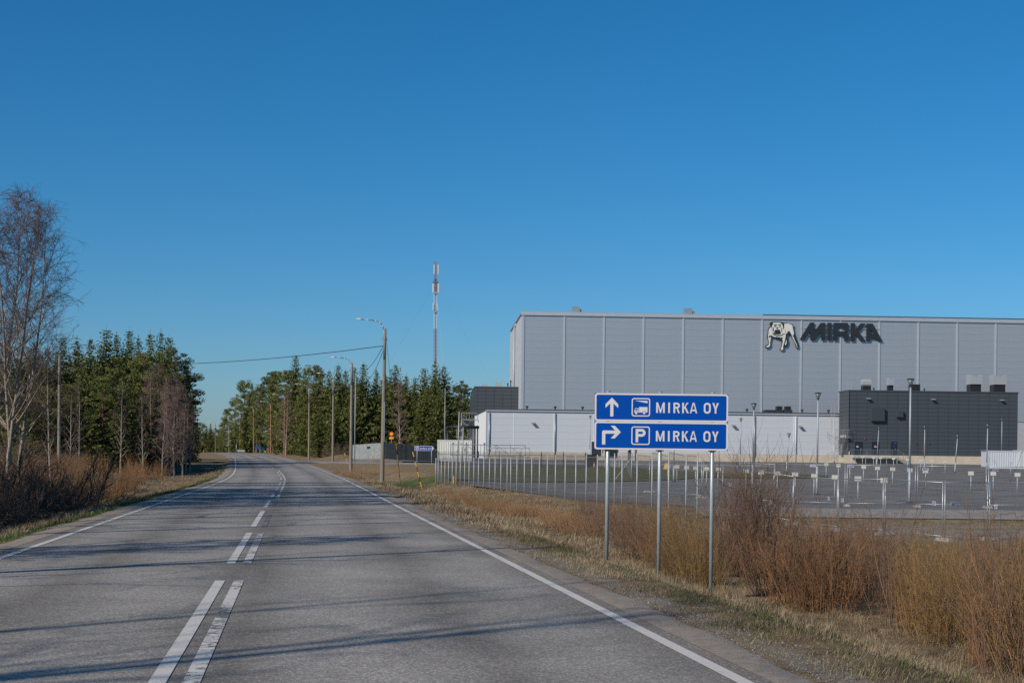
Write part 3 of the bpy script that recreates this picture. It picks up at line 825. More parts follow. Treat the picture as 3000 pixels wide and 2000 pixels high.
white('foreleg', [(255, 470), (300, 458), (288, 520), (284, 570), (288, 590), (262, 612), (226, 614), (220, 605), (262, 580), (270, 540)])
white('hind_leg', [(612, 425), (640, 452), (668, 520), (704, 590), (694, 592), (660, 530), (628, 468)])
white('far_leg', [(525, 500), (540, 520), (536, 560), (518, 585), (512, 560), (528, 535)])
white('head', [(330, 240), (385, 234), (440, 240), (470, 262), (482, 300), (486, 350), (478, 390), (455, 405), (440, 360), (428, 345), (370, 345), (352, 365), (346, 400), (325, 385), (314, 340), (312, 305), (322, 265)])
dark('ear', [(290, 250), (310, 236), (332, 244), (318, 275), (305, 288), (292, 275)])
dark('ear', [(462, 240), (488, 248), (494, 285), (478, 290), (470, 262)])
dark('eye', [(345, 290), (375, 282), (385, 296), (360, 304), (345, 300)])
dark('eye', [(420, 292), (446, 286), (452, 298), (432, 306), (418, 302)])
dark('brow', [(338, 268), (385, 258), (395, 268), (350, 280)])
dark('brow', [(405, 268), (450, 264), (458, 276), (412, 280)])
dark('mouth', [(362, 372), (385, 358), (412, 358), (430, 375), (428, 402), (395, 412), (365, 402)])
dark('nose', [(380, 312), (408, 310), (412, 326), (394, 334), (378, 328)])
dark('wrinkle', [(326, 310), (338, 312), (340, 360), (332, 380), (324, 350)])
dark('wrinkle', [(458, 315), (470, 318), (466, 372), (458, 380)])
dark('collar_fold', [(304, 396), (345, 418), (400, 428), (455, 424), (505, 400), (506, 412), (455, 440), (395, 444), (340, 430)])
dark('belly_fold', [(370, 452), (430, 462), (485, 460), (480, 470), (430, 474), (372, 464)])
white('tail_spot', [(634, 280), (644, 282), (642, 294), (633, 292)])
white('paw', [(684, 604), (700, 604), (706, 612), (690, 618)])
for x_ in (320, 470, 560, 690):
    u0, z0 = fr.on(2200 + x_ * LS, 900 + (330 if x_ < 600 else 560) * LS)
    b = MB(); b.box(u0 - .05, u0 + .05, -.24, -.06, z0 - .05, z0 + .05); build('bracket', b, M['galv'], dg)

# --- white low annex
fa = Frame(W(1423.8, 1270, 197).x, 197.0, ANG)
AB, AT = 1.38, fa.on(1424, 1201)[1]
annex = thing('white_annex', 'long low white-panelled wing with beige plinth in front of the hall', 'building', (fa.o.x, fa.o.y, AB), ANG)
AL = 66.0
b = MB(); b.box(0.08, AL, .07, 16.0, 0, AT - AB - .12); build('wall', b, M['joint_light'], annex)
ua = [0.10] + [fa.on(x, 1290)[0] for x in (1505, 1622.6, 1739, 1856, 1973, 2090, 2207, 2325.5, 2443)]
while ua[-1] < AL - 6: ua.append(ua[-1] + 5.55)
zp = fa.on(2300, 1331)[1] - AB
nz_ = 6
panel_grid(annex, ua, [zp + (AT - AB - .15 - zp) * j / nz_ for j in range(nz_ + 1)], M['wall_white'], .005, .07, bev=.002)
for u in ua:
    b = MB(); b.box(u - .07, u + .07, -.022, .0, zp, AT - AB - .16); build('joint_cover', b, M['white_trim'], annex)
for x in (1430, 1622.6, 1858, 2207, 2327.5):
    u = fa.on(x, 1290)[0]
    b = MB(); b.tube((u + .15, -.14, .1), (u + .15, -.14, AT - AB - .3), .075, n=8)
    build('downpipe', b, M['galv'] if x in (1430, 1622.6, 1858, 2207) else M['white_trim'], annex, smooth=True)
b = MB(); b.box(0.03, AL, -.12, 0.06, -1.2, zp - .012); build('plinth', b, M['plinth'], annex)
b = MB(); b.box(-.1, AL, -.2, .3, AT - AB - .14, AT - AB + .02); build('gutter', b, M['hall_trim'], annex)
b = MB(); b.box(-.06, AL, -.1, 17.4, AT - AB + .023, AT - AB + .20); build('roof', b, M['roof_dark'], annex)
# side wall running back to the slate block, with vertical sheet seams
sd0, sd1 = Vector((0, 0)), None
pS = Vector((-5.75, 222.0)) - fa.o
su, sv = pS.dot(fa.d), pS.dot(fa.n)
b = MB()
b.add([(0.05, .0, 0), (su, sv, 0), (su, sv, AT - AB - .12), (.05, .0, AT - AB - .12), (.35, .05, 0), (su + .3, sv, 0), (su + .3, sv, AT - AB - .12), (.35, .05, AT - AB - .12)],
      [(0, 3, 2, 1), (4, 5, 6, 7), (3, 7, 6, 2), (0, 1, 5, 4), (1, 2, 6, 5), (0, 4, 7, 3)])
build('side_wall', b, M['wall_white'], annex)
for i in range(13):
    t = i / 12
    x, y = .05 + (su - .05) * t, sv * t
    b = MB(); b.box(x - .14, x - .005, y - .1, y + .1, 0, AT - AB - .12); build('side_seam', b, M['white_trim'], annex)
for x in (1545, 1628, 1709, 1993, 2193, 2355, 2433):
    u, z = fa.on(x, 1196)
    b = MB(); b.lathe([(.1, 0), (.1, .25), (.2, .28), (.2, .5), (.02, .52)], 8, (u, 1.0, AT - AB + .2)); build('roof_vent', b, M['dark_metal'], annex)
for x, w, h in ((2257, 1.15, .38), (2286, 1.15, .4), (2313, 1.2, .42)):
    u, z = fa.on(x, 1200)
    b = MB(); b.box(u - w / 2, u + w / 2, .7, 2.2, AT - AB + .2, AT - AB + .2 + h); build('roof_unit', b, M['dark_metal'], annex)
for x in (2289, 2314.5):
    u, z = fa.on(x, 1195)
    b = MB(); b.box(u - .38, u + .38, .9, 1.9, AT - AB + .62, AT - AB + 1.12); b.box(u - .34, u + .1, .86, .9, AT - AB + .66, AT - AB + .95); build('roof_unit', b, M['black'], annex)
for i, (x, y) in enumerate(((1562, 1240), (2148, 1247), (2344, 1250))):
    u, z = fa.on(x, y)
    b = MB(); b.add([(u - .28, -.62, z - AB - .06), (u + .22, -.62, z - AB - .06), (u + .22, -.02, z - AB + .1), (u - .28, -.02, z - AB + .1), (u - .28, -.62, z - AB - .01), (u + .22, -.62, z - AB - .01), (u + .22, -.02, z - AB + .18), (u - .28, -.02, z - AB + .18)], [(0, 3, 2, 1), (4, 5, 6, 7), (0, 1, 5, 4), (1, 2, 6, 5), (3, 0, 4, 7)])
    build('wall_lamp', b, M['galv'], annex)
# entrance seen under the sign
u0, _ = fa.on(1772, 1320); u1, _ = fa.on(1808, 1320)
b = MB(); b.box(u0, u1, -.16, -.125, .35, 2.7); dr = build('entrance_door', b, M['door'], annex)
b = MB(); b.box(u0 - 1.9, u0 - .5, -.15, -.125, .6, 2.6); build('window', b, M['glass'], annex)
b = MB(); b.box(u0 - 2.0, u0 - 1.9, -.19, -.125, .5, 2.7); b.box(u0 - .5, u0 - .4, -.19, -.125, .5, 2.7); b.box(u0 - 1.9, u0 - .5, -.19, -.125, 2.6, 2.7); build('window_frame', b, M['white_trim'], annex)

# --- slate block on the left
fl = Frame(W(1390.5, 1200, 222).x, 222.0, ANG)
LT = fl.on(1392, 1132)[1]; LB = 1.3
blk = thing('slate_block', 'dark slate-panelled cubic block left of the grey hall', 'building', (fl.o.x, fl.o.y, LB), ANG)
bw = fl.on(1526, 1200)[0]
b = MB(); b.box(.03, bw, .05, 22.0, 0, LT - LB - .1); build('wall', b, M['slate_gap'], blk)
zr = .565
panel_grid(blk, [0.0, .42] + [.42 + 1.32 * i for i in range(1, 6)], [LT - LB - .12 - zr * j for j in range(14, -1, -1)], M['slate_panel'], .022, .05)
b = MB(); b.box(0, .03, .05, 22, 0, LT - LB - .1); build('side_wall', b, M['slate_panel'], blk)
b = MB(); b.box(-.06, bw - .1, -.06, 22.1, LT - LB - .097, LT - LB + .05); build('roof', b, M['roof_dark'], blk)
u, z = fl.on(1381, 1165)
b = MB(); b.box(-.5, 0, 7, 9.5, LT - LB - 4.2, LT - LB - 1.2); build('louvre_box', b, M['slate_panel'], blk)
for x0, x1, y in ((1414.5, 1430, 1120), (1455, 1474, 1113)):
    ua_, _ = fl.on(x0, y); ub_, zt = fl.on(x1, y)
    b = MB(); zz = LT - LB + .05; h = zt - LT
    b.box(ua_, ub_, 2.0, 2.05, zz, zz + h * .62); b.box(ua_, ua_ + .08, 2.06, 3.2, zz, zz + h); b.box(ub_ - .08, ub_, 2.06, 3.2, zz, zz + h)
    build('roof_hood', b, M['galv_light'], blk)
for x in (1489, 1498):
    ua_, zt = fl.on(x, 1122)
    b = MB(); b.lathe([(.08, 0), (.08, .4 if x < 1495 else .8), (.14, .45 if x < 1495 else .85), (.14, .62 if x < 1495 else 1.05)], 8, (ua_, 1.5, LT - LB + .05)); build('roof_vent', b, M['dark_metal'], blk)

# --- slate plant building on the right
fd = Frame(W(2486.7, 1250, 194.5).x, 194.5, ANG)
DT = fd.on(2488, 1143)[1]; DB = 1.36
plant = thing('slate_plant_building', 'dark slate-panelled plant building with three doors behind the parking lot', 'building', (fd.o.x, fd.o.y, DB), ANG)
DW = fd.on(2981.5, 1250)[0]
zpl = fd.on(2800, 1335.5)[1] - DB
b = MB(); b.box(.06, DW - .04, .05, 4.75, 0, DT - DB - .1); build('wall', b, M['slate_gap'], plant)
colu = [0.0] + [fd.on(2400 + xx * .3188, 1250)[0] for xx in (345, 440, 535, 628, 718, 812, 905, 1000, 1093, 1187, 1278, 1372, 1465, 1560, 1650, 1742)] + [DW]
nr = 16
rows = [zpl + (DT - DB - .12 - zpl) * j / nr for j in range(nr + 1)]
panel_grid(plant, colu, rows, M['slate_panel'], .022, .05)
# left return wall
pl_side = put('return_wall', None, plant, (0, .0, 0))
dep = 4.6
me_r = None
for j in range(nr):
    h = rows[j + 1] - rows[j] - .022
    if me_r is None:
        b = MB(); b.box(-.03, .02, -dep / 2, dep / 2 - .02, -h / 2, h / 2); me_r = b.mesh('panel', M['slate_panel'])
    put('panel', me_r, pl_side, (0.005, dep / 2 + .03, (rows[j] + rows[j + 1]) / 2))
b = MB(); b.box(.0, DW, -.16, .045, -1.2, zpl - .012); build('plinth', b, M['plinth'], plant)
b = MB(); b.box(-.06, .05, .05, dep, -1.2, zpl - .012); build('plinth', b, M['plinth'], plant)
b = MB(); b.box(-.08, DW + .08, -.08, 4.85, DT - DB - .1, DT - DB + .07); build('roof', b, M['roof_dark'], plant)
b = MB(); b.box(-.03, .06, -.05, .0, zpl, DT - DB - .11); build('corner_trim', b, M['black'], plant)
b = MB(); b.tube((.02, -.24, -.3), (.02, -.24, zpl + .5), .05, n=8); build('downpipe', b, M['white_trim'], plant)
def louvre(x0, y0, x1, y1, name='louvre_box'):
    u0, z1 = fd.on(x0, y0); u1, z0 = fd.on(x1, y1)
    z0 -= DB; z1 -= DB
    b = MB(); b.box(u0, u1, -.5, 0, z0, z1); o = build(name, b, M['slate_panel'], plant)
    n = int((u1 - u0) / .1)
    ms = MB().box(-.03, .03, -.03, 0, -(z1 - z0) / 2 + .05, (z1 - z0) / 2 - .05).mesh('slat', M['slate_panel'])
    for i in range(n):
        put('slat', ms, o, (u0 + (i + .5) * (u1 - u0) / n, -.5, (z0 + z1) / 2))
louvre(2551, 1193.5, 2588.5, 1233.5)
louvre(2625, 1202.5, 2643, 1222)
for x, y in ((2544, 1168), (2733, 1170.5), (2934, 1173)):
    u, z = fd.on(x, y); z -= DB
    b = MB(); b.add([(u - .28, -.55, z - .03), (u + .22, -.55, z - .03), (u + .22, -.02, z + .02), (u - .28, -.02, z + .02), (u - .28, -.55, z + .05), (u + .22, -.55, z + .05), (u + .22, -.02, z + .12), (u - .28, -.02, z + .12)], [(0, 3, 2, 1), (4, 5, 6, 7), (0, 1, 5, 4), (1, 2, 6, 5), (3, 0, 4, 7)])
    build('wall_lamp', b, M['galv_light'], plant)
for i, (x0, x1) in enumerate(((2504.5, 2527), (2554, 2575.5), (2610.5, 2627.5))):
    u0, z1 = fd.on(x0, 1293.5); u1, _ = fd.on(x1, 1293.5); z1 -= DB
    z0 = fd.on(x0, 1336)[1] - DB
    b = MB(); b.box(u0, u0 + .09, -.05, .0, z0, z1); b.box(u1 - .04, u1, -.05, 0, z0, z1); b.box(u0 + .09, u1 - .04, -.05, 0, z1 - .07, z1); build('door_frame', b, M['black'], plant)
    b = MB(); b.box(u0 + .092, u1 - .042, -.02, -.001, z0, z1 - .072); dr = build('door', b, M['door'], plant)
    if i < 2:
        b = MB(); cx = u0 + .36 if i == 0 else u0 + .52; b.box(cx - .17, cx + .15, -.03, -.021, z1 - .60, z1 - .46); build('sticker', b, M['blue_paint'], dr)
        b = MB(); b.box(cx - .17, cx + .15, -.03, -.021, z1 - .75, z1 - .603); build('sticker', b, M['sun_yellow'], dr)
    else:
        b = MB(); b.box(u0 + .38, u0 + .68, -.03, -.021, z1 - .26, z1 - .16); build('sticker', b, M['blue_paint'], dr)
        b = MB(); b.box(u0 + .28, u0 + .46, -.03, -.021, z1 - .62, z1 - .55); build('sticker', b, M['blue_paint'], dr)
    b = MB(); b.box(u1 - .24, u1 - .16, -.06, -.021, z0 + .95, z0 + 1.05); build('handle', b, M['galv_light'], dr)
u, z = fd.on(2533, 1286); b = MB(); b.lathe([(.09, 0), (.09, .1), (.03, .16)], 8, (u, -.1, z - DB)); build('siren', b, M['red'], plant)
u, z = fd.on(2705, 1310); b = MB(); b.box(u - .03, u + .03, -.06, -.001, z - DB - .4, z - DB + .55); b.box(u - .06, u + .06, -.09, -.001, z - DB - .75, z - DB - .4); build('fire_point', b, M['red'], plant)
for x, y in ((2687, 1301), (2724, 1301)):
    u, z = fd.on(x, y); b = MB(); b.lathe([(.14, 0), (.12, .03)], 12); o = build('pipe_cap', b, M['dark_metal'], plant, (u, -.01, z - DB)); o.rotation_euler = (math.pi / 2, 0, 0)
# roof hoods
def hood(x0, x1, yt, yb, kind):
    u0, zt = fd.on(x0, yt, 3.0); u1, zb = fd.on(x1, yb, 3.0); zt -= DB
    zb = DT - DB + .07
    w = u1 - u0; h = zt - zb
    b = MB(); b.box(u0 + w * .05, u1 - w * .05, 3, 3 + w * .9, zb, zb + h * .45); build('vent_base', b, M['black'], plant)
    if kind == 0:
        b = MB(); c = (u0 + u1) / 2
        b.add([(c + sx * w * a_, 3 + w * .45 + sy * w * a_, zb + h * q) for a_, q in ((.42, .45), (.5, .55), (.5, .8), (.40, 1.0)) for sx, sy in ((-1, -1), (1, -1), (1, 1), (-1, 1))],
              [(i + 4 * j, (i + 1) % 4 + 4 * j, (i + 1) % 4 + 4 * j + 4, i + 4 * j + 4) for j in range(3) for i in range(4)] + [(12, 13, 14, 15)])
        build('vent_hood', b, M['galv_light'], plant)
    else:
        b = MB()
        b.box(u0, u0 + .04, 2.8, 3 + w * .9, zb + h * .452, zt); b.box(u1 - .04, u1, 2.8, 3 + w * .9, zb + h * .452, zt)
        b.add([(u0 + .04, 2.8, zb + h * .46), (u1 - .04, 2.8, zb + h * .46), (u1 - .04, 2.8, zt - .1), (u0 + w * .55, 2.8, zt - h * .16), (u0 + .04, 2.8, zt)], [(0, 1, 2, 3, 4)])
        b.add([(u0 + .04, 2.83, zb + h * .46), (u1 - .04, 2.83, zb + h * .46), (u1 - .04, 3 + w * .9, zb + h * .46), (u0 + .04, 3 + w * .9, zb + h * .46)], [(0, 1, 2, 3)])
        build('vent_hood', b, M['galv_light'], plant)
hood(2528, 2553, 1110, 1139, 0)
hood(2602, 2618, 1106.5, 1140, 1)
hood(2842, 2876, 1096, 1143, 1)
hood(2911, 2947, 1097, 1143, 1)
u0, zt = fd.on(2672, 1125, 3.0); u1, _ = fd.on(2696, 1125, 3.0)
b = MB(); b.box(u0, u1, 3, 4.5, DT - DB + .07, zt - DB); build('vent_base', b, M['black'], plant)
for x in (2560, 2708):
    u, z = fd.on(x, 1135, 1.5); b = MB(); b.lathe([(.07, 0), (.07, .2), (.13, .22), (.13, .42)], 8, (u, 1.5, DT - DB + .07)); build('roof_vent', b, M['dark_metal'], plant)
# ramp platform with railing
rp = thing('entrance_platform', 'galvanised railed platform and stairs at the plant building doors', 'platform', (fd.o.x, fd.o.y, DB), ANG)
u0, _ = fd.on(2502, 1340, -1.6); u1, zt = fd.on(2633, 1340, -1.6); zd = fd.on(2560, 1340, -1.6)[1] - DB
u2, _ = fd.on(2660, 1355, -1.6)
b = MB(); b.box(u0, u1, -1.6, -.18, zd - .12, zd); build('deck', b, M['galv'], rp)
def railing(b, p, q, h=1.0, n=8, bars=4):
    p, q = Vector(p), Vector(q)
    for i in range(n + 1):
        c = p.lerp(q, i / n); b.tube(c, c + Vector((0, 0, h)), .025, n=5)
        if i < n:
            for j in range(1, bars):
                e = p.lerp(q, (i + j / bars) / n); b.tube(e + Vector((0, 0, .08)), e + Vector((0, 0, h)), .009, n=3)
    b.tube(p + Vector((0, 0, h)), q + Vector((0, 0, h)), .025, n=5); b.tube(p + Vector((0, 0, .08)), q + Vector((0, 0, .08)), .018, n=5)
b = MB(); railing(b, (u0, -1.58, zd), (u1, -1.58, zd), 1.05, 7, 6); railing(b, (u0, -1.58, zd), (u0, -.2, zd), 1.05, 1, 5); build('railing', b, M['galv'], rp)
b = MB(); railing(b, (u1, -1.58, zd), (u2, -1.58, .0), 1.0, 2, 2); build('railing', b, M['galv'], rp)
ns = 5
for i in range(ns):
    x = u1 + (u2 - u1) * i / ns
    b = MB(); b.box(x, x + (u2 - u1) / ns + .03, -1.55, -.4, zd - (i + 1) * zd / (ns + 1) - .04, zd - (i + 1) * zd / (ns + 1)); build('step', b, M['galv'], rp)
for i in range(5):
    x = u0 + .2 + (u1 - u0 - .4) * i / 4
    b = MB(); b.tube((x, -1.5, -.3), (x, -1.5, zd - .12), .05, n=6); build('leg', b, M['galv'], rp)
b = MB(); b.add([(u0 - 1.0, -.6, -.4), (u0 + 1.0, -.6, -.4), (u0 + 0.1, -.6, zpl), (u0 - 1.0, -.6, zpl), (u0 - 1.0, -.17, -.4), (u0 + 1.0, -.17, -.4), (u0 + .1, -.17, zpl), (u0 - 1.0, -.17, zpl)], [(0, 1, 2, 3), (0, 4, 5, 1), (1, 5, 6, 2), (2, 6, 7, 3), (3, 7, 4, 0)])
build('ramp_wall', b, M['plinth'], rp)

# spiral escape stair helper
def spiral(name, label, base, top, r, turns, rail_dir, cat='stairs', plat=1.6, steps=16, h_rail=1.0, a0=0.0):
    t = thing(name, label, cat, base)
    H = top - base.z
    b = MB(); b.tube((0, 0, 0), (0, 0, H + h_rail), .07, n=8); build('column', b, M['galv_light'], t, smooth=False)
    mtd = MB().add([(0.05, -.05, -.02), (r, -.17, -.02), (r, .17, -.02), (.05, .05, -.02), (.05, -.05, .02), (r, -.17, .02), (r, .17, .02), (.05, .05, .02)], [(0, 3, 2, 1), (4, 5, 6, 7), (0, 1, 5, 4), (1, 2, 6, 5), (2, 3, 7, 6)]).mesh('step', M['galv_light'])
    outer = []
    for i in range(steps):
        a = a0 + turns * 2 * math.pi * i / steps
        z = H * (i + 1) / (steps + 1)
        put('step', mtd, t, (0, 0, z), a)
        outer.append(Vector((r * math.cos(a), r * math.sin(a), z)))
    b = MB()
    for i, p in enumerate(outer):
        b.tube(p, p + Vector((0, 0, h_rail)), .018, n=4)
        if i: b.tube(outer[i - 1] + Vector((0, 0, h_rail)), p + Vector((0, 0, h_rail)), .022, n=5); b.tube(outer[i - 1] + Vector((0, 0, h_rail * .5)), p + Vector((0, 0, h_rail * .5)), .014, n=4)
    build('handrail', b, M['galv_light'], t)
    b = MB(); b.box(0, plat, -.75, .75, H - .08, H) if rail_dir > 0 else b.box(-plat, 0, -.75, .75, H - .08, H)
    build('landing', b, M['galv'], t)
    b = MB(); e = plat * rail_dir
    railing(b, (0, -.73, H), (e, -.73, H), h_rail, 2, 3); railing(b, (e, -.73, H), (e, .73, H), h_rail, 1, 3)
    build('railing', b, M['galv_light'], t)
    return t
ps = W(2444.5, 1354, 194.6); ps.z = 1.36
zl = fd.on(2470, 1280.5)[1]
spiral('spiral_stair', 'galvanised spiral escape stair at the corner of the slate plant building', ps, zl, 1.0, .85, 1, plat=1.9, a0=-2.2)
ld = thing('roof_ladder', 'thin galvanised roof ladder above the spiral stair beside white wing', 'ladder', (ps.x, ps.y + 1.6, zl))
b = MB()
zt_ = AT + 1.3 - zl
for s in (-.22, .22): b.tube((s + .1, 0, 0), (s + .1, 0, zt_), .025, n=5)
build('rail', b, M['galv_light'], ld)
ms = MB().tube((-.22, 0, 0), (.22, 0, 0), .015, n=4).mesh('rung', M['galv_light'])
for i in range(int(zt_ / .3)): put('rung', ms, ld, (.1, 0, .2 + i * .3))
for i, x in enumerate((2484, 2492.5)):
    p = W(x, 1139, 197)
    pass
b = MB()
for x in (-.6, -.2): b.tube((x, .0, DT - zl), (x, .0, DT - zl + 1.2), .02, n=4)
# handrail hoops on plant roof
hp = W(2489, 1137, 196.5)
t_ = thing('roof_hoop', 'pair of white access hoops on the plant building roof edge', 'ladder', (hp.x, 196.5, DT + .05))
b = MB()
for x in (-.24, .24): b.path([(x - .07, 0, 0), (x - .07, 0, 1.0), (x - .04, 0, 1.12), (x + .04, 0, 1.12), (x + .07, 0, 1.0), (x + .07, 0, 0)], .018, 4)
build('hoop', b, M['galv_light'], t_)
# stair beside annex: lower straight flight
p0 = W(2417, 1354, 195); 
t_ = thing('lower_stair', 'short railed steel stair against beige plinth left of the spiral stair', 'stairs', (p0.x, 195.6, 1.37))
b = MB(); railing(b, (0, 0, 0), (1.25, 0, .75), .95, 2, 4); build('railing', b, M['galv'], t_)
for i in range(4):
    b = MB(); b.box(.1 + i * .3, .42 + i * .3, .0, .9, .12 + i * .18, .16 + i * .18); build('step', b, M['galv_light'], t_)
# cardboard boxes on landing
for i, (dx, c) in enumerate(((.9, 'plinth'), (1.25, 'plinth'))):
    b = MB(); b.box(-.16, .16, -.15, .15, 0, .26 + .06 * i); b.box(-.165, 0.0, -.16, .15, .262 + .06 * i, .28 + .06 * i); o = build('cardboard_box', b, M[c], None, (ps.x + dx, ps.y - .3, zl), rz=.2 * i)
    tag(o, ('smaller' if i == 0 else 'taller') + ' pale cardboard box standing on the upper stair landing', 'box', 'boxes on the stair landing')

# --- far right building
p = W(2984, 1360, 226)
t_ = thing('far_works_building', 'dark-roofed blue-grey works building at the right edge of the photo', 'building', (p.x, 226, 1.4), ANG)
b = MB(); b.box(0, 30, 0, 20, 3.2, 7.6); build('wall', b, M['hall_panel'], t_)
b = MB(); b.box(-.1, 30, -.2, 20, 7.605, 9.6); build('roof', b, M['roof_dark'], t_)
b = MB(); b.box(.05, 30, .05, 20, -.3, 3.195); build('lower_wall', b, M['black'], t_)
b = MB(); b.box(.2, 1.0, -.4, 0, 6.0, 6.7); build('air_unit', b, M['galv'], t_)

# --- containers
def container(name, label, px0, px1, pyt, pyb, D, m, letter=None):
    a, c = W(px0, pyb, D), W(px1, pyb, D); tz = W(px0, pyt, D).z
    z0 = gz(a.x, D) if D < 190 else 1.4
    w, h = c.x - a.x, tz - z0
    t = thing(name, label, 'container', (a.x, D, z0))
    b = MB(); b.box(.04, w - .04, .04, 2.44, .12, h - .1); build('body', b, m, t)
    b = MB()
    for x in (0, w - .12): b.box(x, x + .12, 0, .12, 0, h)
    b.box(.12, w - .12, 0, .1, h - .14, h); b.box(.12, w - .12, 0, .1, 0, .13)
    build('frame', b, m, t)
    ms = MB().add([(-.06, .04, .13), (.06, .04, .13), (.06, .04, h - .14), (-.06, .04, h - .14), (-.03, .005, .13), (.03, .005, .13), (.03, .005, h - .14), (-.03, .005, h - .14)], [(4, 5, 6, 7), (0, 4, 7, 3), (5, 1, 2, 6)]).mesh('rib', m)
    n = int(w / .28)
    for i in range(n): put('rib', ms, t, (.22 + (w - .44) * i / max(1, n - 1), 0, 0))
    b = MB(); b.box(-.03, w + .03, -.03, 2.47, h + .003, h + .05); build('roof', b, m, t)
    if letter:
        b = MB(); b.box(w * .775, w * .86, -.03, -.008, h * .45, h * .83); pl = build('notice_plate', b, M['white_plastic'], t)
        me = poly_mesh('letter', [[(q[0], q[1]) for q in o] for o in glyph(letter, .22, .38, .07)], .004, M['black']); put('letter', me, pl, (w * .79, -.034, h * .53))
        b = MB(); b.box(w * .66, w * .73, -.03, -.008, h * .85, h * .95); build('notice_plate', b, M['white_plastic'], t)
    return t
container('site_container', 'white ribbed container with letter F beside the gate', 1281, 1382, 1288.5, 1330, 176, M['container'], 'F')
container('grey_site_container', 'pale grey-blue ribbed container at right edge of parking lot', 2893, 2986, 1320, 1366.5, 168, M['wall_white'])
container('pale_site_container', 'pale container cut by the photo edge behind right parking row', 2988, 3090, 1319, 1367, 167.6, M['wall_white'])

# --- black pipe bridge and stair tower on the left of the annex
pb0 = W(1310, 1250, 190); pb1 = W(1404, 1250, 190)
t_ = thing('pipe_bridge', 'black insulated pipe bridge standing left of the white wing', 'pipe', (pb0.x, 190, 1.35))
zc = pb0.z - 1.35; wpb = pb1.x - pb0.x
b = MB(); b.path([(-.12, 0, zc - .35), (0, 0, zc - .08), (.25, 0, zc), (wpb, 0, zc)], .19, 12); build('pipe', b, M['black'], t_, smooth=True)
for x in (-.13, .1):
    b = MB(); b.tube((x, 0, .2), (x, 0, zc - .2), .11, n=10); build('riser', b, M['black'], t_, smooth=True)
for x in (wpb - .55, wpb - .22):
    b = MB(); b.tube((x, .1, 0), (x, .1, zc - .1), .1, n=10); build('riser', b, M['dark_metal'], t_, smooth=True)
b = MB(); b.tube((wpb - .72, 0, 0), (wpb - .72, 0, zc - .1), .04, n=6); build('support', b, M['galv'], t_)
ps2 = W(1351, 1320, 214); ps2.z = 1.3
zl2 = W(1351, 1229, 214).z
st = spiral('escape_stair', 'galvanised spiral stair with railed top platform beside the slate block', ps2, zl2, .75, 1.9, 1, plat=2.4, steps=26, a0=2.4)
b = MB(); b.tube((.1, 0, zl2 - 1.3 - 1.6), (1.6, 0, zl2 - 1.38), .06, n=5); b.tube((0, -.6, zl2 - 1.38), (1.2, -.6, zl2 - 2.5), .05, n=5); build('brace', b, M['galv'], st)
for i in range(5):
    b = MB(); x = .95 + i * .22; b.tube((x, .6, 0), (x, .6, zl2 - 1.4), .05, n=5); build('support', b, M['galv_light'], st)

# ------------------------------------------------------------------ noise barrier and black wall
def screen_wall(name, label, tops, bots, D0, D1, m, cat='wall', rib=True):
    n = len(tops) - 1
    x0, x1 = tops[0][0], tops[-1][0]
    def Dx(x): return D0 + (D1 - D0) * (x - x0) / (x1 - x0)
    o0 = W(x0, bots[0], D0)
    t = thing(name, label, cat, (o0.x, D0, o0.z))
    for i in range(n):
        xa, xb = tops[i][0], tops[i + 1][0]
        A, B = W(xa, bots[i], Dx(xa)), W(xb, bots[i + 1], Dx(xb))
        Ta, Tb = W(xa, tops[i][1], Dx(xa)).z, W(xb, tops[i + 1][2] if len(tops[i + 1]) > 2 else tops[i + 1][1], Dx(xb)).z
        zb = min(A.z, B.z) - .5
        q = Vector((A.x, A.y)) - Vector((o0.x, o0.y)); r = Vector((B.x, B.y)) - Vector((o0.x, o0.y))
        q2 = q.lerp(r, .985)
        b = MB(); b.add([(q.x, q.y, zb - o0.z), (q2.x, q2.y, zb - o0.z), (q2.x, q2.y, Tb - o0.z), (q.x, q.y, Ta - o0.z), (q.x + .02, q.y + .1, zb - o0.z), (q2.x + .02, q2.y + .1, zb - o0.z), (q2.x + .02, q2.y + .1, Tb - o0.z), (q.x + .02, q.y + .1, Ta - o0.z)], [(0, 1, 2, 3), (3, 2, 6, 7), (1, 5, 6, 2), (0, 3, 7, 4), (5, 4, 7, 6)])
        pn = build('panel', b, m, t)
        if rib:
            b = MB()
            for j in range(1, 5):
                e = q.lerp(q2, j / 5); zt = Ta + (Tb - Ta) * j / 5
                b.box(e.x - .03, e.x + .03, e.y - .05, e.y - .001, zb - o0.z, zt - o0.z - .02)
            build('rib', b, m, pn)
    return t
screen_wall('noise_barrier', 'light grey concrete-like barrier wall behind the street lamp poles', [(1033, 1302.5), (1054, 1301.2), (1075, 1299.8), (1096, 1298.4), (1117.5, 1297)], [1335, 1335, 1335, 1335, 1334.5], 189, 187, M['barrier'], rib=False)
screen_wall('black_screen_wall', 'black sheet-metal screen wall stepping down behind the blue arrow sign', [(1128, 1296.8), (1156, 1296.8, 1296.8), (1167, 1298, 1298), (1180, 1300.5, 1300.5), (1200, 1305.5, 1305.5), (1215.5, 1311, 1311), (1240, 1318, 1318), (1258, 1319, 1319), (1277, 1320, 1320)], [1334, 1338.5, 1342, 1346, 1352, 1357, 1360, 1360, 1361], 186, 172.5, M['black_wall'])
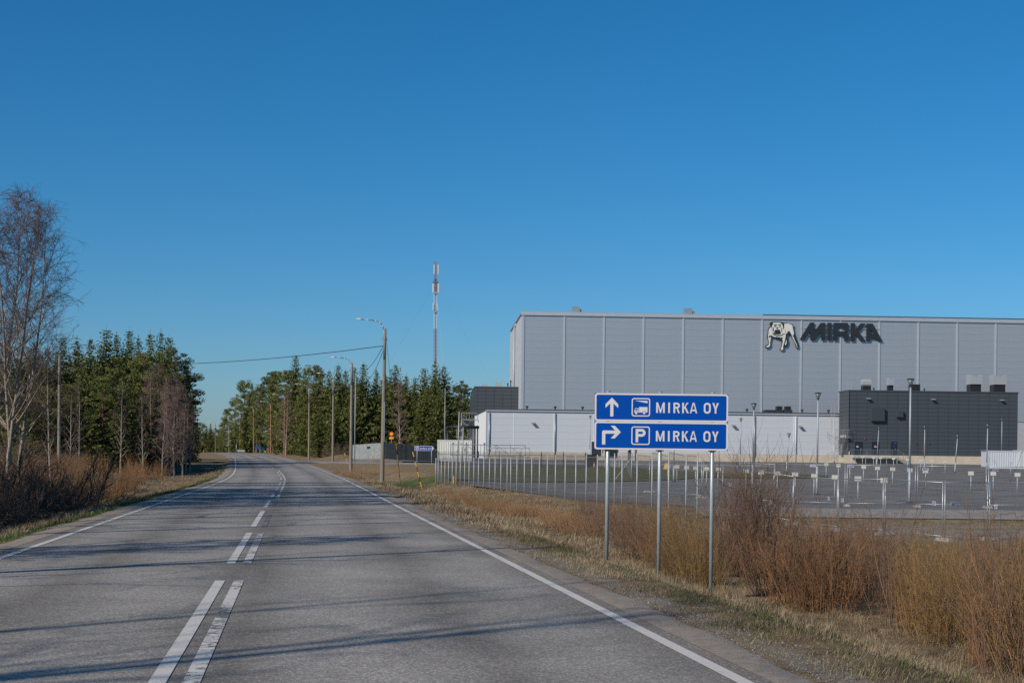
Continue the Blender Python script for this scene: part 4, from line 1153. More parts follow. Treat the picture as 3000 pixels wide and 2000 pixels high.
# notice and stakes on the sandy heap
def stake(x, yt, yb, D, r, m, name, label, cat='marker', band=None, lean=0.0):
    p = hit(x, yb) if D is None else at(x, D)
    zt = W(x, yt, p.y).z
    t = thing(name, label, cat, p)
    H = max(.25, zt - p.z)
    b = MB(); b.tube((0, 0, -.1), (lean, 0, H), r, n=8); build('stake', b, m, t)
    if band:
        b = MB(); b.tube((lean * .55, 0, H * .55), (lean * .8, 0, H * .8), r * 1.15, n=8); build('band', b, band, t)
    return t
stake(1090, 1335, 1343, 183, .07, M['yellow'], 'marker_post', 'short yellow marker post on the sandy heap', band=M['sun_yellow'])
stake(1012, 1326, 1335, None, .06, M['yellow'], 'snow_stake', 'upper yellow snow stake left of the second lamp pole', lean=-.1)
stake(1016, 1343, 1351, None, .06, M['yellow'], 'snow_stake', 'lower yellow snow stake left of the second lamp pole', lean=-.1)
stake(1332.5, 1393, 1416, None, .16, M['yellow'], 'marker_board', 'yellow marker board standing behind the mesh fence', band=M['sun_yellow'])
stake(195, 1428, 1448, None, .03, M['sun_yellow'], 'marker_stake', 'small pale marker stake in the brush left of the road')
p = at(1080, 183)
t_ = thing('notice_board', 'small grey notice plate on a thin pole before the barrier wall', 'sign', p)
zt = W(1080, 1307, 183).z - p.z
b = MB(); b.tube((0, 0, 0), (0, 0, zt - .05), .025, n=6); build('pole', b, M['galv'], t_)
b = MB(); b.box(-.22, .22, -.04, -.02, zt - .3, zt); build('plate', b, M['dark_metal'], t_)
b = MB(); b.box(-.24, .24, -.02, -.0, zt - .32, zt - .301); b.box(-.24, .24, -.02, 0, zt + .001, zt + .02); build('plate_frame', b, M['galv'], t_)

# ------------------------------------------------------------------ street lamps along the road
poles = [  # top x,y, base x, depth, wood, arm reach px (tip dx, tip dy)
    (1128, 962, 1120, 100, 'wood_grey', (1042, 933)), (1031, 1063, 1028, 128, 'wood_grey', (968, 1045)), (977, 1108, 975, 172, 'wood_grey', (928, 1092)),
    (906, 1137, 905, 200, 'wood_grey', (864, 1124)), (834, 1165, 833, 268, 'wood_brown', (799, 1154)), (793, 1185, 793, 300, 'wood_brown', (762, 1175)),
    (743, 1198, 743, 340, 'wood_brown', (715, 1190)), (703, 1213, 703, 385, 'wood_brown', (678, 1204)), (671, 1220, 671, 410, 'wood_grey', (652, 1214)),
    (631, 1240, 631, 470, 'wood_brown', (613, 1234)), (594.5, 1252, 594.5, 520, 'wood_grey', (574, 1246))]
pole_tops = []
for i, (tx, ty, bx_, D, wd, tip) in enumerate(poles):
    p = at(bx_, D)
    top = W(tx, ty, D)
    H = top.z - p.z
    lab = ['nearest and tallest wooden street lamp pole right of the road', 'second nearest grey street lamp pole, beside the barrier wall', 'third grey street lamp pole at the side road corner', 'fourth street lamp pole, before dark spruces right of road'] 
    lb = lab[i] if i < 4 else '%s wooden street lamp pole along the right bend, counted from the nearest' % ORD[i]
    t = thing('street_lamp', lb, 'street lamp', p, group='street lamp poles along the road')
    tv = Vector((top.x - p.x, 0, H))
    b = MB(); nseg = 5
    for s in range(nseg):
        a, c = s / nseg, (s + 1) / nseg
        b.tube(tv * a + Vector((0, 0, -.3 if s == 0 else 0)), tv * c, .155 - .055 * a, .155 - .055 * c, 12, cap=(s == nseg - 1))
    build('pole', b, M[wd], t, smooth=False)
    for f_ in t.children[0].data.polygons: f_.use_smooth = len(f_.vertices) == 4
    tipw = W(tip[0], tip[1], D)
    e = Vector((tipw.x - p.x, 0, tipw.z - p.z))
    st_ = tv + Vector((-.09, 0, -.75)); kn = tv + Vector((-.09, 0, -.05))
    hh = e.z - kn.z
    pts = [st_, kn, kn + Vector((-.12, 0, hh * .45)), kn + Vector((-.35, 0, hh * .72)), kn + Vector((-.65, 0, hh * .84)), kn.lerp(e, .72) + Vector((0, 0, hh * .2))]
    pts[-1].z = kn.z + hh * .93
    b = MB(); b.path(pts, .033, 8); build('arm', b, M['galv'], t, smooth=True)
    d = (e - pts[-1]); L_ = d.length
    b = MB(); q = pts[-1]
    b.add([q + Vector((0, -.05, -.04)), q + Vector((0, .05, -.04)), q + Vector((0, .05, .05)), q + Vector((0, -.05, .05)),
           q.lerp(e, .35) + Vector((0, -.14, -.05)), q.lerp(e, .35) + Vector((0, .14, -.05)), q.lerp(e, .35) + Vector((0, .11, .07)), q.lerp(e, .35) + Vector((0, -.11, .07)),
           e + Vector((0, -.1, -.03)), e + Vector((0, .1, -.03)), e + Vector((0, .07, .02)), e + Vector((0, -.07, .02))],
          [(0, 1, 2, 3), (0, 4, 5, 1), (1, 5, 6, 2), (2, 6, 7, 3), (3, 7, 4, 0), (4, 8, 9, 5), (5, 9, 10, 6), (6, 10, 11, 7), (7, 11, 8, 4), (11, 10, 9, 8)])
    build('lamp_head', b, M['galv_light'], t)
    for dz in (.35, .7):
        b = MB(); c = tv + Vector((0, 0, -dz)); b.tube(c, c + Vector((0, 0, .04)), .112, n=12); build('strap', b, M['galv'], t)
    if i in (0, 1, 2):
        b = MB(); c = tv * .93; b.tube(c + Vector((-.2, 0, 0)), c + Vector((.2, 0, 0)), .02, n=5); b.tube(c + Vector((-.2, 0, 0)), c + Vector((-.2, 0, .12)), .025, n=5); build('hook', b, M['galv'], t)
        if i == 0:
            b = MB(); c = tv * .42; b.box(c.x + .06, c.x + .11, -.16, -.10, c.z - 1.6, c.z + 1.2); build('cable_cover', b, M['galv'], t)
    pole_tops.append((p, tv, top))

def cable(name, label, a, b_, sag, r, m=None, n=24, cat='cable', group=None):
    pts = []
    for i in range(n + 1):
        t = i / n
        q = Vector(a).lerp(Vector(b_), t); q.z -= 4 * sag * t * (1 - t); pts.append(q - Vector(a))
    mb = MB().path(pts, r, 5)
    o = build(name, mb, m or M['cable'], None, a)
    return tag(o, label, cat, group)
hp_ = at(505, 148); hp_top = hp_ + Vector((0, 0, 9.8))
t_ = thing('utility_pole', 'wooden utility pole half hidden among the pines left of road', 'utility pole', hp_)
b = MB(); b.tube((0, 0, -.3), (0, 0, 10), .14, .1, 10); build('pole', b, M['wood_grey'], t_, smooth=True)
b = MB(); b.tube((-.5, 0, 9.5), (.5, 0, 9.5), .04, n=6); build('crossarm', b, M['galv'], t_)
a0 = W(1122, 1013, 100); a1 = Vector((hp_top.x, hp_top.y, W(505, 1066, 148).z))
cable('overhead_cable', 'black overhead cable spanning the road from the nearest lamp pole', a0, a1, .25, .028)
for i in range(3):
    A = pole_tops[i][0] + pole_tops[i][1] * (.93 - .02 * i); B = pole_tops[i + 1][0] + pole_tops[i + 1][1] * .92
    cable('lamp_cable', ['thin sagging cable between the nearest and second lamp poles', 'thin sagging cable between the second and third lamp poles', 'thin sagging cable between the third and fourth lamp poles'][i], A + Vector((.12, 0, 0)), B + Vector((.12, 0, 0)), .9, .02, group='cables between lamp poles')
wp = at(1037, 168); wt = W(1041, 1102, 168)
cable('service_cable', 'sagging service cable from the nearest pole to the thin white pole', a0 + Vector((.1, 0, -.1)), wt, 1.6, .018)

def stay(label, top, gx, gy, segs, gl):
    g = hit(gx, gy)
    t = thing('guy_wire', label, 'guy wire', g, group='guy wires of the nearest pole')
    tv = Vector(top) - g
    b = MB(); b.tube((0, 0, 0), tv, .011, n=5); build('wire', b, M['cable'], t)
    n = segs * 2 - 1
    b = MB(); b.tube(tv * .02, tv * (gl * 1.02), .028, n=6); build('guard', b, M['black'], t)
    for i in range(segs):
        a, c = .02 + gl * (2 * i) / n, .02 + gl * (2 * i + 1) / n
        b = MB(); b.tube(tv * a, tv * c, .044, n=8); build('guard_band', b, M['yellow'], t)
    b = MB(); b.tube((0, 0, -.1), tv * .018, .03, n=6); build('anchor', b, M['galv'], t)
tp = pole_tops[0]
stay('guy wire with yellow and black guard right beside the nearest pole', tp[0] + tp[1] * .95 + Vector((.1, 0, 0)), 1172.5, 1421, 4, .28)
stay('leaning guy wire with yellow and black guard before the green slope', W(1150, 1090, 100), 1237, 1432, 4, .30)

# thin white poles and left wooden pole, far strut
def thin_pole(x, yt, D, r, label, name='flag_pole', m='galv_light', yb=None):
    p = hit(x, yb) if yb else at(x, D)
    zt = W(x, yt, p.y).z
    t = thing(name, label, 'pole', p)
    b = MB(); b.tube((0, 0, -.2), (0, 0, zt - p.z), r, r * .6, 8); build('pole', b, M[m], t, smooth=True)
    b = MB(); b.lathe([(r * .9, 0), (r * .9, .05), (.005, .1)], 8, (0, 0, zt - p.z)); build('cap', b, M['galv'], t)
    return t
thin_pole(1039, 1100, 168, .07, 'thin white pole right behind the second lamp pole')
thin_pole(1302, 1138, 185, .06, 'thin white pole rising behind the white container')
lp_ = at(173, 104)
t_ = thing('bare_pole', 'bare grey wooden pole in front of the forest left of road', 'pole', lp_)
b = MB(); H = W(171, 1038, 104).z - lp_.z
for s in range(4): b.tube((-.01 * s, 0, H * s / 4 - (.3 if s == 0 else 0)), (-.01 * (s + 1), 0, H * (s + 1) / 4), .14 - .012 * s, .14 - .012 * (s + 1), 10, cap=(s == 3))
build('pole', b, M['wood_grey'], t_, smooth=True)
b = MB(); b.lathe([(.1, 0), (.1, .02), (.02, .07)], 10, (-.04, 0, H)); build('cap', b, M['dark_metal'], t_)

# ------------------------------------------------------------------ small signs
D = 168.0
p = at(1243, D); p.z = W(1243, 1359, D).z
t_ = thing('arrow_sign', 'small blue P arrow sign on two posts before the black wall', 'road sign', p)
for x in (1221.5, 1264):
    q = W(x, 1359, D); b = MB(); b.tube((q.x - p.x, .05, -.4), (q.x - p.x, .05, W(x, 1305, D).z - p.z), .04, n=8); build('post', b, M['galv_light'], t_, smooth=True)
A = W(1214.5, 1319.6, D); B = W(1272.3, 1305.7, D)
w, h = B.x - A.x, B.z - A.z
b = MB(); b.box(A.x - p.x, B.x - p.x, -.02, 0, A.z - p.z, B.z - p.z); pn = build('panel', b, M['sign_blue'], t_)
X0, Z0 = A.x - p.x, A.z - p.z
def fl_(nm, outs, m, y=-.026): return put(nm, poly_mesh(nm, outs, .004, m), pn, (X0, y, Z0))
fl_('border', [[(0.01, .01), (w * .87, .01), (w * .87, .05), (.05, .05), (.05, h - .05), (w * .87, h - .05), (w * .87, h - .01), (.01, h - .01)]], M['sign_white'])
fl_('arrow_point', [[(w * .872, .01), (w * .995, h * .5), (w * .872, h - .01)]], M['sign_white'])
fl_('icon_frame', [rrect(w * .055, h * .14, w * .215, h * .86, .05), rrect(w * .07, h * .2, w * .2, h * .8, .03)], M['sign_white'])
me = poly_mesh('letter', [[q for q in o] for o in glyph('P', .2, .27, .06)], .004, M['sign_white']); put('letter', me, pn, (X0 + w * .10, -.026, Z0 + h * .26))
kk = w * .56 / 1005
sign_text(pn, X0 + w * .27, Z0 + h * .27, kk * 1.0, -.026, M['sign_white'])
D = 196.0
p = at(1146, D); cz = W(1146.5, 1270.5, D).z - p.z
t_ = thing('round_warning_sign', 'round red-rimmed yellow road sign with yellow plate on a thin pole', 'road sign', p)
b = MB(); b.tube((0, .03, 0), (0, .03, cz + .2), .03, n=8); build('post', b, M['galv_light'], t_)
put('disc', poly_mesh('disc', [arc(0, 0, .33, .33, 0, 350, 35)], .02, M['red']), t_, (0, -.01, cz))
put('inner_disc', poly_mesh('inner_disc', [arc(0, 0, .21, .21, 0, 350, 35)], .01, M['sun_yellow']), t_, (0, -.027, cz))
b = MB(); b.box(-.29, .29, -.02, 0, cz - .70, cz - .42); build('sub_plate', b, M['sun_yellow'], t_)
# far signs on the bend
D = 300.0
for nm, lab, x0, x1, y0, y1, m, arrowed in (('far_blue_sign', 'far blue road sign under the trees at the road bend', 746, 766, 1307.3, 1313.5, 'sign_blue', 0), ('far_arrow_sign', 'far pale arrow sign at the road bend', 695.5, 719, 1317, 1323, 'concrete', 1), ('far_orange_sign', 'far square orange sign left of the road crest', 591.5, 598, 1317, 1323.5, 'orange', 0)):
    A, B = W(x0, y1, D), W(x1, y0, D); g = gz((A.x + B.x) / 2, D)
    t_ = thing(nm, lab, 'road sign', ((A.x + B.x) / 2, D, g))
    w = B.x - A.x
    o = [(-w / 2, 0), (w / 2 - (.3 if arrowed else 0), 0)] + ([(w / 2, (B.z - A.z) / 2)] if arrowed else []) + [(w / 2 - (.3 if arrowed else 0), B.z - A.z), (-w / 2, B.z - A.z)]
    put('panel', poly_mesh('panel', [o], .03, M[m]), t_, (0, 0, A.z - g))
    for s in ((-.35, .35) if w > 1 else (0,)):
        b = MB(); b.tube((w * s, .05, -.2), (w * s, .05, A.z - g + .2), .04, n=6); build('post', b, M['galv'], t_)
thin_pole(692, 1297, 292, .08, 'short grey post at the far road bend', 'far_post', 'galv')

# ------------------------------------------------------------------ telecom mast
D = 350.0
bx_ = W(1275, 1340, D); g = 1.6
tw = thing('telecom_mast', 'tall red and white lattice telecom mast behind the forest', 'mast', (bx_.x, D, g))
Ht = W(1276, 767, D).z - g
zb = [W(1275, y, D).z - g for y in (1340, 1160, 1062, 963, 855, 767)]
rr_ = .40
legs = [(rr_ * math.cos(t), rr_ * math.sin(t)) for t in (rad(90), rad(210), rad(330))]
lean = (W(1276, 767, D).x - bx_.x) / Ht
for i in range(5):
    m = M['mast_red'] if i in (0, 2, 4) else M['mast_white']
    b = MB(); z0, z1 = zb[i], zb[i + 1]; n = max(2, int((z1 - z0) / .9))
    for (x, y) in legs: b.tube((x + lean * z0, y, z0), (x + lean * z1, y, z1), .055, n=5)
    for s in range(n):
        za, zc_ = z0 + (z1 - z0) * s / n, z0 + (z1 - z0) * (s + 1) / n
        for q in range(3):
            A, B = legs[q], legs[(q + 1) % 3]
            b.tube((A[0] + lean * za, A[1], za), (B[0] + lean * zc_, B[1], zc_), .028, n=3); b.tube((A[0] + lean * zc_, A[1], zc_), (B[0] + lean * zc_, B[1], zc_), .024, n=3)
    build('lattice_section', b, m, tw)
b = MB(); b.tube((0.08, -.2, 0), (.08 + lean * Ht * .9, -.2, Ht * .92), .07, n=6); build('cable_run', b, M['dark_metal'], tw)
def antenna(x, y0, y1, wd, dy):
    A, B = W(x, y1, D), W(x, y0, D)
    b = MB(); cx = A.x - bx_.x; b.box(cx - wd / 2, cx + wd / 2, dy - .1, dy + .1, A.z - g, B.z - g); b.box(cx - wd * .3, cx + wd * .3, dy + .1, dy + .35, A.z - g + .4, A.z - g + .6); build('antenna_panel', b, M['white_plastic'], tw)
for x, y0, y1, wd, dy in ((1272, 776, 803, .26, -.5), (1283.5, 776, 803, .26, -.2), (1269, 830.5, 857, .40, -.5), (1284.5, 830.5, 857, .30, -.4), (1277, 831, 856, .28, .6), (1269, 889, 909, .26, -.5), (1280.5, 889, 909, .26, -.45)):
    antenna(x, y0, y1, wd, dy)
b = MB(); zc = W(1276, 828, D).z - g
for q in range(3):
    a, c = rad(30 + 120 * q), rad(150 + 120 * q)
    A = Vector((.85 * math.cos(a) + lean * zc, .85 * math.sin(a), zc)); B = Vector((.85 * math.cos(c) + lean * zc, .85 * math.sin(c), zc))
    b.tube(A, B, .06, n=5); b.tube(A, (lean * zc, 0, zc + .9), .05, n=5)
build('stay_ring', b, M['dark_metal'], tw)
for y in (857, 912):
    z = W(1276, y, D).z - g; b = MB(); b.box(-.35 + lean * z, .35 + lean * z, -.6, .4, z - .35, z + .2); build('radio_unit', b, M['galv'], tw)
for i, (ex, ey) in enumerate(((-22, -14), (24, -10), (5, -22), (-3, 25))):
    b = MB(); b.tube((lean * zc, 0, zc), (ex, ey, 1.0), .009, n=3); build('guy_wire', b, M['steel_wire'], tw)

# ------------------------------------------------------------------ chain-link fence
fence_pts = [Vector((-5.6, 103.0)), Vector((3.2, 70.0)), Vector((7.4, 57.5))]
def on_fence(x):
    u = (x - PX) / F
    for A, B in zip(fence_pts[:-1], fence_pts[1:]):
        d = B - A
        t = (u * A.y - A.x) / (d.x - u * d.y)
        if -0.02 <= t <= 1.02: return A + d * t
    return fence_pts[-1]
cf = thing('mesh_fence', 'long grey chain-link fence with close steel posts along the ditch', 'fence', (fence_pts[0].x, fence_pts[0].y, gz(*fence_pts[0])))
fo = Vector((fence_pts[0].x, fence_pts[0].y, gz(*fence_pts[0])))
pxs = [1277, 1284, 1293.5, 1304, 1314.5, 1325.5, 1337, 1349, 1362, 1374.7, 1388.8, 1402.4, 1418, 1434.7, 1451, 1468, 1486.5, 1497, 1515, 1537, 1558.5, 1581, 1604, 1628, 1656.6, 1687.6, 1718, 1750.5, 1801, 1823, 1867, 1911, 1960, 2011, 2044]
prev = None
pm_ = {}
for i, x in enumerate(pxs):
    q = on_fence(x); z0 = gz(q.x, q.y)
    frac = (103.0 - q.y) / 45.0
    H = (1.56 + .28 * frac) - z0
    hk = round(H, 1)
    if hk not in pm_: pm_[hk] = MB().tube((0, 0, -.3), (0, 0, hk), .030, n=8).mesh('post', M['galv_light'], True)
    put('post', pm_[hk], cf, (q.x - fo.x, q.y - fo.y, z0 - fo.z))
    if prev is not None:
        A, zA = prev
        ln = (q - A).length; d = (q - A) / ln; hh = H - .1
        segs = []
        pitch = .11; n = int((ln + hh) / pitch) + 1
        zz0 = zA + .05
        for s in range(1, n):
            c = s * pitch
            for sg_ in (0, 1):
                # line u + v = c or (ln - u) + v = c clipped to [0,ln]x[0,hh]
                ua_, va_ = (c, 0) if c <= ln else (ln, c - ln)
                ub_, vb_ = (0, c) if c <= hh else (c - hh, hh)
                if sg_: ua_, ub_ = ln - ua_, ln - ub_
                def p3(u, v):
                    zz = (zA + (z0 - zA) * u / ln) + .05 + v
                    return (A.x + d.x * u - fo.x, A.y + d.y * u - fo.y, zz - fo.z)
                segs.append((*p3(ua_, va_), *p3(ub_, vb_), .0030, .0030))
        V, Fq = tubes_np(segs, 3)
        put('wire_mesh', np_mesh('wire_mesh', V, Fq, M['mesh_wire']), cf)
        b = MB(); b.tube((A.x - fo.x, A.y - fo.y, zA + hh - fo.z), (q.x - fo.x, q.y - fo.y, z0 + hh - fo.z), .012, n=4); build('top_wire', b, M['galv'], cf)
    prev = (q, z0)
# inner chain fence by the loading bay (two bays with a diagonal brace)
ic = hit(1800, 1406); 
t_ = thing('inner_fence', 'short inner chain-link fence with diagonal brace behind the sign posts', 'fence', ic)
ends = [hit(1800, 1406), hit(1850, 1407), hit(1838, 1381), hit(1848, 1362)]
for q in ends:
    b = MB(); b.tube(q - ic, q - ic + Vector((0, 0, 2.0)), .04, n=8); build('post', b, M['galv_light'], t_, smooth=True)
b = MB(); b.tube(ends[0] - ic + Vector((.1, 0, .1)), ends[1] - ic + Vector((0, 0, 1.7)), .03, n=6); build('brace', b, M['galv_light'], t_)
segs = []
for A, B in ((ends[1], ends[2]), (ends[2], ends[3])):
    ln = (B - A).length
    for s in range(int(ln / .12)):
        for sgn in (0, 1):
            u = s * .12 / ln; v = min(1, u + 1.9 / ln)
            p0_, p1_ = A.lerp(B, u) - ic, A.lerp(B, v) - ic
            if sgn: segs.append((*p0_, *(p1_ + Vector((0, 0, 1.9 * (v - u) * ln / 1.9))), .003, .003))
            else: segs.append((*(p0_ + Vector((0, 0, 1.9))), *(p1_ + Vector((0, 0, 1.9 - (v - u) * ln))), .003, .003))
V, Fq = tubes_np(segs, 3); put('wire_mesh', np_mesh('wire_mesh', V, Fq, M['mesh_wire']), t_)

# ------------------------------------------------------------------ black picket fence and sliding gates
def picket_run(px0, px1, D0, D1, label):
    A, B = at(px0, D0), at(px1, D1)
    t = thing('picket_fence', label, 'fence', A)
    ln = (B - A).length; n = int(ln / .115)
    b = MB(); Hh = 1.55
    for i in range(n):
        c = A.lerp(B, i / n) - A; z = gz(A.x + c.x, A.y + c.y) - A.z
        b.box(c.x - .012, c.x + .012, c.y - .012, c.y + .012, z - .05, z + Hh)
    o = build('pickets', b, M['black'], t); o['kind'] = 'stuff'
    for zz in (.3, 1.3):
        b = MB(); b.tube((0, .02, zz), B - A + Vector((0, .02, zz)), .02, n=4); build('rail', b, M['black'], t)
    for i in range(int(ln / 2.5) + 1):
        c = A.lerp(B, min(1, i * 2.5 / ln)) - A
        b = MB(); b.box(c.x - .035, c.x + .035, c.y - .035, c.y + .035, -.2, 1.65); build('post', b, M['black'], t)
picket_run(1283, 1745, 152, 143, 'black steel picket fence running before the white wing')
def gate(label, x0, x1, yt, yb, D, m, gname='sliding_gate'):
    A, B = W(x0, yb, D), W(x1, yb, D); top = W(x0, yt, D).z
    g = gz(A.x, D)
    t = thing(gname, label, 'gate', (A.x, D, g))
    w, z0, z1 = B.x - A.x, max(.12, A.z - g), top - g
    for z in (z0, z1):
        b = MB(); b.tube((0, 0, z), (w, 0, z), .05, n=6); build('rail', b, m, t)
    n = 5
    for i in range(n + 1):
        b = MB(); b.tube((w * i / n, 0, z0), (w * i / n, 0, z1), .04, n=6); build('upright', b, m, t)
        if i < n:
            b = MB(); a_, c_ = (z0, z1) if i % 2 == 0 else (z1, z0); b.tube((w * i / n, .02, a_), (w * (i + 1) / n, .02, c_), .028, n=5); build('diagonal', b, m, t)
    return t
gate('front grey truss sliding gate standing before the white wing', 1321, 1539, 1301.5, 1333, 158, M['galv'])
gate('rear darker truss gate showing behind the front sliding gate', 1432, 1551, 1311, 1336, 163, M['post_grey'])
for i, (x, yt) in enumerate(((1327, 1296), (1366.5, 1297), (1418.5, 1297))):
    q = at(x, 157.5); H = W(x, yt, 157.5).z - q.z
    t_ = thing('gate_post', '%s steel gate guide post with dark cap, from the left' % ORD[i], 'post', q, group='gate guide posts')
    b = MB(); b.box(-.07, .07, -.07, .07, -.2, H - .15); build('post', b, M['galv'], t_)
    b = MB(); b.lathe([(.09, 0), (.09, .1), (.03, .16)], 8, (0, 0, H - .15)); build('cap', b, M['dark_metal'], t_)
# camera/light masts near the gate
def lot_lamp(xt, yt, xb, yb, label, D=None, group='parking lot lamps'):
    q = hit(xb, yb) if D is None else at(xb, D)
    tp_ = W(xt, yt, q.y)
    H = tp_.z - q.z; lx = tp_.x - q.x
    t = thing('lot_lamp', label, 'lamp post', q, group=group)
    kx = lx / H
    hd = H - .40
    b = MB(); b.tube((0, 0, -.2), (kx * H * .28, 0, H * .28), .075, .07, 10); b.tube((kx * H * .28, 0, H * .28), (kx * hd, 0, hd), .052, .042, 10); build('pole', b, M['galv_light'], t, smooth=True)
    hb = put('lamp_head', LAMP['cone'], t, (kx * hd, 0, hd), scale=(.66, .66, .62))
    put('cap', LAMP['cap'], hb); put('bracket', LAMP['brk'], hb); put('collar', LAMP['col'], hb)
    b = MB(); b.lathe([(.17, 0), (.17, .06), (.09, .09)], 10); build('foot', b, M['dark_metal'], t)
    return t
LAMP = {}
gl = bpy.data.materials.new('lamp_glass'); gl.use_nodes = True
gp = gl.node_tree.nodes['Principled BSDF']; gp.inputs['Base Color'].default_value = (.22, .24, .25, 1); gp.inputs['Roughness'].default_value = .2; gp.inputs['Alpha'].default_value = .55
LAMP['cone'] = MB().lathe([(.10, .10), (.24, .56)], 14).mesh('lamp_cone', gl, True)
LAMP['cap'] = MB().lathe([(.30, .57), (.31, .60), (.1, .64)], 16).mesh('lamp_cap', M['dark_metal'])
LAMP['brk'] = MB().tube((.1, 0, .1), (.25, 0, .57), .014, n=4).tube((-.1, 0, .1), (-.25, 0, .57), .014, n=4).tube((0, .1, .1), (0, .25, .57), .014, n=4).tube((0, -.1, .1), (0, -.25, .57), .014, n=4).mesh('lamp_bracket', M['dark_metal'])
LAMP['col'] = MB().lathe([(.06, -.2), (.065, -.05), (.08, 0), (.10, .099)], 10).mesh('lamp_collar', M['dark_metal'])
for (xt, yt, xb, yb, lab) in (
    (2668, 1108, 2664, 1474, 'nearest and tallest cone lamp post in the parking lot'), (2397, 1149, 2393, 1450, 'cone lamp post before the white wing left of the spiral stair'), (2209, 1180, 2204, 1433, 'cone lamp post just right of the big blue sign'),
    (2709.5, 1245, 2708, 1379.5, 'upright cone lamp post before the plant building, right of its doors'), (2806, 1271, 2797, 1385, 'leaning short cone lamp post before the plant building'), (2894, 1239, 2890, 1401, 'cone lamp post left of the pale grey container'),
    (2935.5, 1223, 2934, 1366, 'cone lamp post standing against the pale grey container'), (2575, 1248, 2568, 1368, 'cone lamp post before the middle plant building door'), (2312.5, 1268, 2303, 1385, 'leaning cone lamp post before the white wing'),
    (2171, 1224, 2168, 1369, 'small far cone lamp post right of the big sign edge'), (1729.5, 1217, 1728, 1352, 'far cone lamp post just left of the big blue sign'), (1974.5, 1240, 1974, 1411, 'cone lamp post half hidden behind the big blue sign'), (2932.5, 1365, 2932, 1366.2, '')):
    if lab: lot_lamp(xt, yt, xb, yb, lab)
for x, yt, lab in ((1344, 1203, 'taller floodlight mast behind the sliding gate'), (1356.5, 1248, 'shorter floodlight mast behind the sliding gate')):
    q = at(x - 3, 150); H = W(x, yt, 150).z - q.z
    t_ = thing('floodlight_mast', lab, 'lamp post', q)
    b = MB(); b.tube((0, 0, -.2), (.1, 0, H), .075, .05, 8); build('pole', b, M['galv_light'], t_, smooth=True)
    b = MB(); b.box(-.05, .28, -.1, .1, H - .05, H + .12); b.box(.28, .34, -.12, .12, H - .02, H + .18); build('floodlight', b, M['dark_metal'], t_)

# ------------------------------------------------------------------ engine-heater posts in the parking lot
hm_post = MB().tube((0, 0, -.1), (0, 0, 1.0), .034, n=8).mesh('post', M['galv_light'], True)
b = MB(); b.box(-.165, .165, -.06, .06, 1.0, 1.235); b.box(-.175, .175, -.075, .075, 1.236, 1.255)
hm_box = b.mesh('heater_box', M['white_plastic'])
hm_lid = MB().box(-.005, .005, -.064, -.0605, 1.01, 1.225).box(-.15, -.02, -.066, -.0605, 1.03, 1.20).box(.02, .15, -.066, -.0605, 1.03, 1.20).mesh('socket_lid', M['white_plastic'])
rows_ = {
    'the nearest row': [(1957, 1412), (1983, 1412.5), (2010.4, 1416), (2037.4, 1418.5), (2069.6, 1421.5), (2102.8, 1424), (2185.4, 1432), (2229.4, 1436.5), (2276.6, 1441.5), (2329.5, 1446.5), (2384, 1452), (2445, 1458), (2513.7, 1463.5), (2590, 1471)],
    'the second row': [(2420, 1400), (2456, 1404), (2490, 1407), (2529.4, 1411), (2571, 1416), (2614.5, 1420), (2665.5, 1424), (2711, 1428.5), (2844.7, 1437), (2910, 1438), (2980, 1443)],
    'the plant building row': [(2497, 1361), (2527, 1364), (2559.6, 1368), (2580, 1368.5), (2618, 1371.5), (2658, 1377), (2696.5, 1379.5), (2730.6, 1382), (2769, 1385)],
    'the cluster by the pale containers': [(2875, 1355.5), (2908, 1362), (2912, 1380), (2945, 1361), (2961, 1392), (2981, 1366)],
    'the far pair beside the sign': [(2156, 1368), (2181.6, 1372)]}
for rn, lst in rows_.items():
    for i, (x, y) in enumerate(lst):
        q = hit(x, y)
        t = thing('heater_post', 'white car heater post, %s from left in %s' % (ORD[i], rn), 'heater post', q, RNG.uniform(-.12, .12), 'car heater posts in the parking lot')
        t.rotation_euler[1] = RNG.uniform(-.02, .02)
        put('post', hm_post, t); bx2 = put('box', hm_box, t); put('socket_lid', hm_lid, bx2)

# ------------------------------------------------------------------ temporary construction fence panels
HP = {}
def heras_mesh(w):
    key = round(w, 1)
    if key in HP: return HP[key]
    H = 1.95
    fr_ = MB().tube((0, 0, 0), (0, 0, H), .021, n=7).mesh('upright', M['galv'], True)
    rl = MB().tube((.04, 0, 0), (w - .04, 0, 0), .017, n=6).mesh('rail', M['galv'], True)
    segs = []
    n = int(w / .11)
    for i in range(1, n): segs.append((w * i / n, .0, .14, w * i / n, 0, H - .05, .0019, .0019))
    for j in range(1, 8): segs.append((.04, 0, .14 + (H - .2) * j / 8, w - .04, 0, .14 + (H - .2) * j / 8, .0026, .0026))
    V, Fq = tubes_np(segs, 3)
    wm = np_mesh('wire_mesh', V, Fq, M['mesh_wire'])
    HP[key] = (fr_, rl, wm)
    return HP[key]
foot_me = MB().add([(-.34, -.12, 0), (.34, -.12, 0), (.34, .12, 0), (-.34, .12, 0), (-.28, -.08, .13), (.28, -.08, .13), (.28, .08, .13), (-.28, .08, .13)], [(0, 3, 2, 1), (4, 5, 6, 7), (0, 1, 5, 4), (1, 2, 6, 5), (2, 3, 7, 6), (3, 0, 4, 7)]).mesh('foot', M['concrete'])
plc = MB().box(-.19, .19, -.008, .0, -.13, .13).mesh('placard', M['white_plastic'])
plb = MB().box(-.17, .17, -.014, -.009, -.04, .10).box(-.17, .10, -.014, -.009, -.105, -.07).mesh('placard_print', M['violet_print'])
